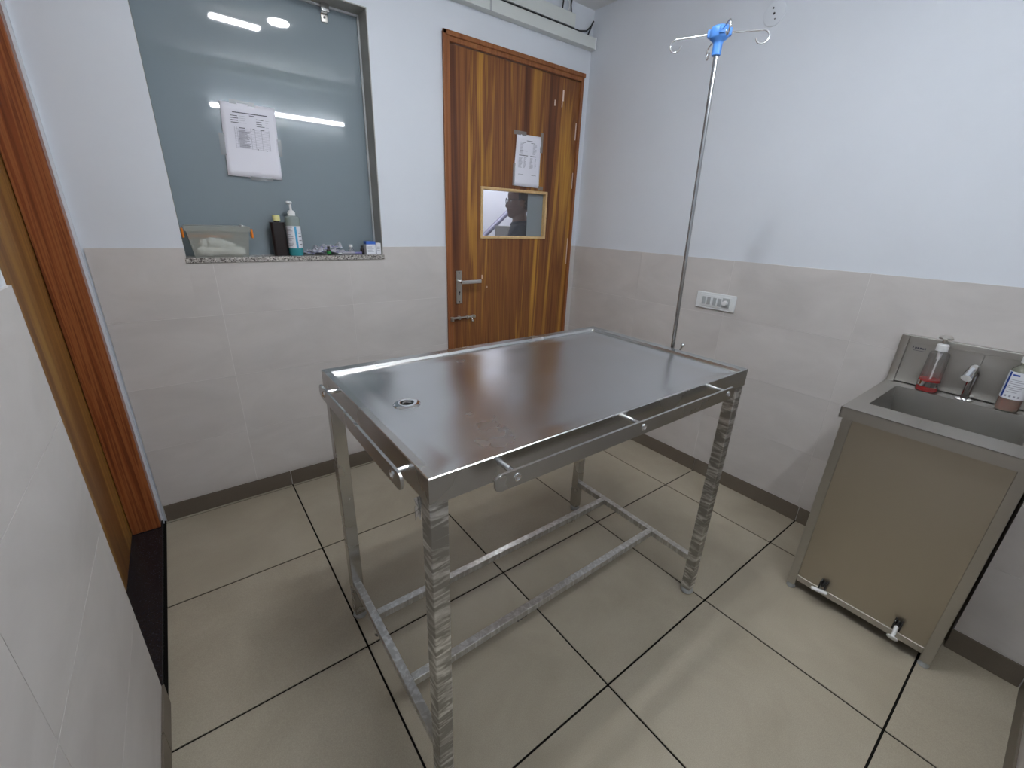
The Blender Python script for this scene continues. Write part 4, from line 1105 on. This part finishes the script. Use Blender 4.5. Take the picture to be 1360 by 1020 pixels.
# ================================================================== BEYOND THE DOOR: passage, handrail, cabinet, person
HX0, HX1, HY1 = -1.0, 1.60, 2.75
hy0 = YB + 0.125
M['hall_wall'] = pmat('passage_paint', (0.76, 0.76, 0.83), 0.6)
def st(name, label, cat, mat, *bs):
    m_ = MB()
    for b in bs: m_.box(*b)
    return tag(m_.build(name, mat, smooth=False), label, cat, kind='structure')
st('floor_passage', 'floor of the passage beyond the door', 'floor', 'floor_tile', (HX0, HX1, YB + 0.021, HY1, -0.10, 0.0))
st('ceiling_passage', 'ceiling of the passage beyond the door', 'ceiling', 'ceiling', (HX0, HX1, YB + 0.125, HY1, ZC, ZC + 0.1))
st('wall_passage_back', 'white wall of the passage seen through the door pane', 'wall', 'hall_wall', (HX0, HX1, HY1, HY1 + 0.1, 0, ZC))
st('wall_passage_left', 'left end wall of the passage', 'wall', 'hall_wall', (HX0 - 0.1, HX0, hy0, HY1, 0, ZC))
st('wall_passage_right', 'right end wall of the passage', 'wall', 'hall_wall', (HX1, HX1 + 0.1, YB + 0.1, HY1, 0, ZC))
lamp = thing('added_passage_lamp', 'unseen square lamp added to light the passage behind the door', 'lamp', (0.45, 2.15, ZC))  # glowing panel added out of view to brighten the passage
MB().box(-0.32, 0.32, -0.32, 0.32, -0.03, 0.0, 0.004).build('housing', 'white_pl', lamp)
MB().box(-0.29, 0.29, -0.29, 0.29, -0.033, -0.0305).build('diffuser', 'corridor_light', lamp, smooth=False)
hr = thing('handrail', 'sloping violet grey stair handrail on the passage wall', 'handrail', (0.65, 2.62, 1.30))
M['rail_paint'] = pmat('violet_grey_paint', (0.19, 0.18, 0.27), 0.4)
A_, B_ = Vector((0.15, 2.62, 1.085)), Vector((1.15, 2.62, 1.885))
MB().tube([A_, B_], 0.025, 16).build('rail', 'rail_paint', hr, hr.location)
for q in (0.2, 0.8):
    p = A_.lerp(B_, q)
    MB().tube([p, p + Vector((0, 0.06, -0.05)), p + Vector((0, 0.13, -0.05))], 0.010, 10).build('bracket', 'rail_paint', hr, hr.location)
cbn = thing('steel_cupboard', 'low grey cupboard against the passage wall behind the person', 'cupboard', (0.705, 2.42, 0))
M['cup_grey'] = pmat('cupboard_paint', (0.22, 0.215, 0.205), 0.45)
MB().box(-0.235, 0.35, -0.10, 0.10, 0.05, 1.395, 0.006).build('body', 'cup_grey', cbn)
for x0, x1 in ((-0.228, 0.055), (0.060, 0.343)):
    dd = MB().box(x0, x1, -0.116, -0.101, 0.07, 1.375, 0.003).build('door', 'cup_grey', cbn)
    MB().box((x1 - 0.05) if x0 < 0 else (x0 + 0.03), (x1 - 0.03) if x0 < 0 else (x0 + 0.05), -0.135, -0.116, 0.70, 0.84, 0.003).build('handle', 'chrome', dd)
MB().box(-0.22, 0.335, -0.085, 0.095, 0.0, 0.05).build('plinth', 'black', cbn)

# ---- the person: profile to the camera, facing image-left
def skin_mesh(verts, edges, radii, root=0, sub=1):
    me = bpy.data.meshes.new('skeleton'); me.from_pydata(verts, edges, [])
    ob = bpy.data.objects.new('skeleton', me); COL.objects.link(ob)
    ob.modifiers.new('skin', 'SKIN')
    sv = me.skin_vertices[0].data
    for i, r in enumerate(radii):
        sv[i].radius = r if isinstance(r, tuple) else (r, r)
        sv[i].use_root = (i == root)
    s_ = ob.modifiers.new('sub', 'SUBSURF'); s_.levels = sub; s_.render_levels = sub
    dg = bpy.context.evaluated_depsgraph_get()
    out = bpy.data.meshes.new_from_object(ob.evaluated_get(dg))
    bpy.data.objects.remove(ob); bpy.data.meshes.remove(me)
    return out
class Skel:
    def __init__(s): s.v = []; s.e = []; s.r = []
    def add(s, p, r, par=None):
        s.v.append(p); s.r.append(r)
        if par is not None: s.e.append((par, len(s.v) - 1))
        return len(s.v) - 1
    def mesh(s, sub=1): return skin_mesh(s.v, s.e, s.r, 0, sub)
per = thing('person', 'man in a dark shirt and glasses in profile behind the small door pane', 'person', (0.050, 1.590, 0), math.radians(53))
sk = Skel()
pel = sk.add((0, 0, 0.93), (0.145, 0.10)); sp = sk.add((0, 0.01, 1.10), (0.135, 0.095), pel); chs = sk.add((0, 0.0, 1.28), (0.150, 0.105), sp)
nb = sk.add((0, -0.015, 1.405), (0.070, 0.065), chs); nk = sk.add((0, -0.002, 1.470), (0.054, 0.056), nb); sk.add((0, 0.012, 1.545), (0.052, 0.058), nk)
hands = []
for s_ in (-1, 1):
    sh = sk.add((s_ * 0.165, -0.015, 1.375), 0.058, chs); el = sk.add((s_ * 0.205, -0.03, 1.11), 0.042, sh)
    wr = sk.add((s_ * 0.200, 0.07, 0.885), 0.027, el)
    hp_ = sk.add((s_ * 0.09, 0, 0.86), 0.085, pel); kn_ = sk.add((s_ * 0.10, 0.015, 0.49), 0.055, hp_); an = sk.add((s_ * 0.10, -0.01, 0.09), 0.038, kn_)
    hl = sk.add((s_ * 0.10, 0.03, 0.045), 0.038, an); sk.add((s_ * 0.105, 0.15, 0.035), 0.032, hl)
bmp = bmesh.new(); bmp.from_mesh(sk.mesh(2))
for s_ in (-1, 1):
    hk = Skel(); w0 = Vector((s_ * 0.200, 0.072, 0.885))
    a0 = hk.add(w0, 0.024); a1 = hk.add(w0 + Vector((0, 0.014, -0.045)), (0.018, 0.034), a0); a2 = hk.add(w0 + Vector((0, 0.022, -0.085)), (0.014, 0.036), a1)
    bmp.from_mesh(hk.mesh(1))
    for q, L in enumerate((0.070, 0.082, 0.076, 0.060)):
        fk = Skel(); b0 = w0 + Vector((0, 0.052 - 0.021 * q, -0.080))
        f0 = fk.add(b0, 0.009); f1 = fk.add(b0 + Vector((-s_ * 0.004, 0.004, -L * 0.45)), 0.0088, f0); f2 = fk.add(b0 + Vector((-s_ * 0.016, 0.004, -L * 0.78)), 0.008, f1); fk.add(b0 + Vector((-s_ * 0.028, 0.002, -L)), 0.007, f2)
        bmp.from_mesh(fk.mesh(1))
    tk = Skel(); b0 = w0 + Vector((0, 0.030, -0.030))
    f0 = tk.add(b0, 0.010); f1 = tk.add(b0 + Vector((-s_ * 0.012, 0.030, -0.026)), 0.0095, f0); tk.add(b0 + Vector((-s_ * 0.020, 0.036, -0.056)), 0.008, f1)
    bmp.from_mesh(tk.mesh(1))
# head loft: z from the chin, front, back, half width
HEAD = [(-0.004, 0.072, 0.040, 0.020), (0.004, 0.086, 0.005, 0.036), (0.018, 0.091, -0.025, 0.048), (0.030, 0.087, -0.042, 0.055), (0.040, 0.097, -0.052, 0.059), (0.047, 0.090, -0.058, 0.061),
        (0.054, 0.099, -0.064, 0.063), (0.064, 0.089, -0.072, 0.066), (0.074, 0.091, -0.080, 0.068), (0.090, 0.089, -0.088, 0.070), (0.105, 0.085, -0.094, 0.071), (0.116, 0.083, -0.097, 0.072),
        (0.130, 0.090, -0.100, 0.074), (0.145, 0.093, -0.101, 0.076), (0.165, 0.091, -0.101, 0.077), (0.185, 0.082, -0.097, 0.074), (0.203, 0.065, -0.085, 0.064), (0.216, 0.043, -0.065, 0.047), (0.224, 0.018, -0.038, 0.026), (0.227, 0.002, -0.012, 0.008)]
CH = 1.470
def head_bm(bm_, rows, grow=0.0, nose=True, seg=36):
    rings = []
    for z, f, b, wd in rows:
        ring = []
        cy, ry = (f + b) / 2, (f - b) / 2
        for q in range(seg):
            a = 2 * pi * q / seg
            x = (wd + grow) * sin(a) * (abs(sin(a)) ** -0.08 if abs(sin(a)) > 1e-3 else 1)
            y = cy + (ry + grow) * cos(a)
            if nose and 0.058 < z < 0.130 and cos(a) > 0:
                tip = 0.026 * max(0.0, 1 - abs(z - 0.077) / (0.020 if z < 0.077 else 0.052))
                y += tip * exp(-(x / 0.019) ** 2)
            if nose and 0.104 < z < 0.126 and cos(a) > 0:
                y -= 0.010 * exp(-((abs(x) - 0.032) / 0.013) ** 2)
            ring.append(bm_.verts.new((x, y, CH + z + (grow if z > 0.2 else 0))))
        rings.append(ring)
    for r0, r1 in zip(rings[:-1], rings[1:]):
        for q in range(seg): bm_.faces.new((r0[q], r0[(q + 1) % seg], r1[(q + 1) % seg], r1[q]))
    bm_.faces.new(rings[0][::-1]); bm_.faces.new(rings[-1])
    return rings
head_bm(bmp, HEAD)
for s_ in (-1, 1):
    r_ = bmesh.ops.create_uvsphere(bmp, u_segments=14, v_segments=10, radius=1.0)
    for v in r_['verts']:
        dent = 0.35 if v.co.x * s_ > 0.2 and (v.co.y ** 2 + v.co.z ** 2) < 0.4 else 1.0
        v.co = Vector((s_ * 0.078 + v.co.x * 0.010 * dent, -0.008 + v.co.y * 0.019, CH + 0.098 + v.co.z * 0.032))
mp_ = MB(); mp_.bm.free(); mp_.bm = bmp
M['skin'] = pmat('backlit_brown_skin', (0.145, 0.088, 0.068), 0.5)  # skin colour darkened to stand in for the backlit face
body = mp_.build('body', 'skin', per, angle=180)
rm = body.modifiers.new('remesh', 'REMESH'); rm.mode = 'VOXEL'; rm.voxel_size = 0.006; rm.use_smooth_shade = True
smo = body.modifiers.new('smooth', 'SMOOTH'); smo.iterations = 2; smo.factor = 0.4
# hair: cap over crown, back and sides
hb = bmesh.new()
rgs = head_bm(hb, HEAD, 0.007, False)
kill = [v for v in hb.verts if not ((v.co.z - CH > 0.172 - 0.25 * min(0.0, v.co.y - 0.06) * 0) or (v.co.y < 0.028 and v.co.z - CH > 0.112) or (v.co.y < -0.030 and v.co.z - CH > 0.050))]
bmesh.ops.delete(hb, geom=kill, context='VERTS')
mh = MB(); mh.bm.free(); mh.bm = hb
M['hair'] = pmat('black_hair', (0.012, 0.011, 0.011), 0.6, bump=0.5, bscale=200)
ho_ = mh.build('hair', 'hair', per, angle=180); so_ = ho_.modifiers.new('thickness', 'SOLIDIFY'); so_.thickness = 0.010; so_.offset = -1
# brows, eyes
for s_ in (-1, 1):
    MB().ball((s_ * 0.032, 0.0635, CH + 0.115), 0.0100, 14, 10).build('eye', pmat('eye', (0.35, 0.33, 0.32), 0.2), per)
# glasses
gl = MB()
for s_ in (-1, 1):
    pts = [(s_ * (0.034 + 0.025 * cos(a)), 0.108 - 0.010 * abs(0.034 + 0.025 * cos(a)) / 0.06, CH + 0.112 + 0.019 * sin(a)) for a in [2 * pi * q / 20 for q in range(20)]]
    gl.tube(pts, 0.0022, 8, closed=True)
    gl.tube([(s_ * 0.060, 0.097, CH + 0.120), (s_ * 0.078, 0.050, CH + 0.121), (s_ * 0.082, -0.004, CH + 0.120), (s_ * 0.081, -0.022, CH + 0.106)], 0.0022, 8)
gl.tube([(-0.010, 0.106, CH + 0.117), (0, 0.109, CH + 0.119), (0.010, 0.106, CH + 0.117)], 0.002, 8)
gl.build('glasses', 'black', per)
# shirt and trousers
M['shirt'] = pmat('dark_navy_cloth', (0.020, 0.028, 0.045), 0.85, bump=0.3, bscale=300)
M['trouser'] = pmat('charcoal_cloth', (0.03, 0.03, 0.033), 0.85)
sk = Skel()
p0 = sk.add((0, 0.0, 0.90), (0.165, 0.125)); p1 = sk.add((0, 0.01, 1.10), (0.155, 0.118), p0); p2 = sk.add((0, 0.0, 1.28), (0.168, 0.125), p1); p3 = sk.add((0, -0.014, 1.395), (0.105, 0.095), p2); sk.add((0, -0.004, 1.462), (0.074, 0.080), p3)
for s_ in (-1, 1):
    a = sk.add((s_ * 0.168, -0.015, 1.375), 0.072, p2); sk.add((s_ * 0.192, -0.025, 1.20), 0.062, a)
me = sk.mesh(2); o = bpy.data.objects.new('shirt', me); COL.objects.link(o); o.parent = per; me.materials.clear(); me.materials.append(M['shirt'])
me.polygons.foreach_set('use_smooth', [True] * len(me.polygons))
sk = Skel()
p0 = sk.add((0, 0.0, 0.95), (0.155, 0.115)); 
for s_ in (-1, 1):
    a = sk.add((s_ * 0.092, 0, 0.84), 0.100, p0); b = sk.add((s_ * 0.10, 0.012, 0.49), 0.072, a); sk.add((s_ * 0.10, -0.01, 0.10), 0.058, b)
me = sk.mesh(2); o = bpy.data.objects.new('trousers', me); COL.objects.link(o); o.parent = per; me.materials.clear(); me.materials.append(M['trouser'])
me.polygons.foreach_set('use_smooth', [True] * len(me.polygons))
for s_ in (-1, 1):
    m_ = MB(); m_.prism([(s_ * 0.10 + 0.045 * cos(a) * (1.0 if sin(a) > 0 else 0.85), 0.055 + (0.135 if sin(a) > 0 else 0.10) * sin(a)) for a in [2 * pi * q / 24 for q in range(24)]], 0.0, 0.075, 'z', 0.02)
    m_.build('shoe', 'black', per)
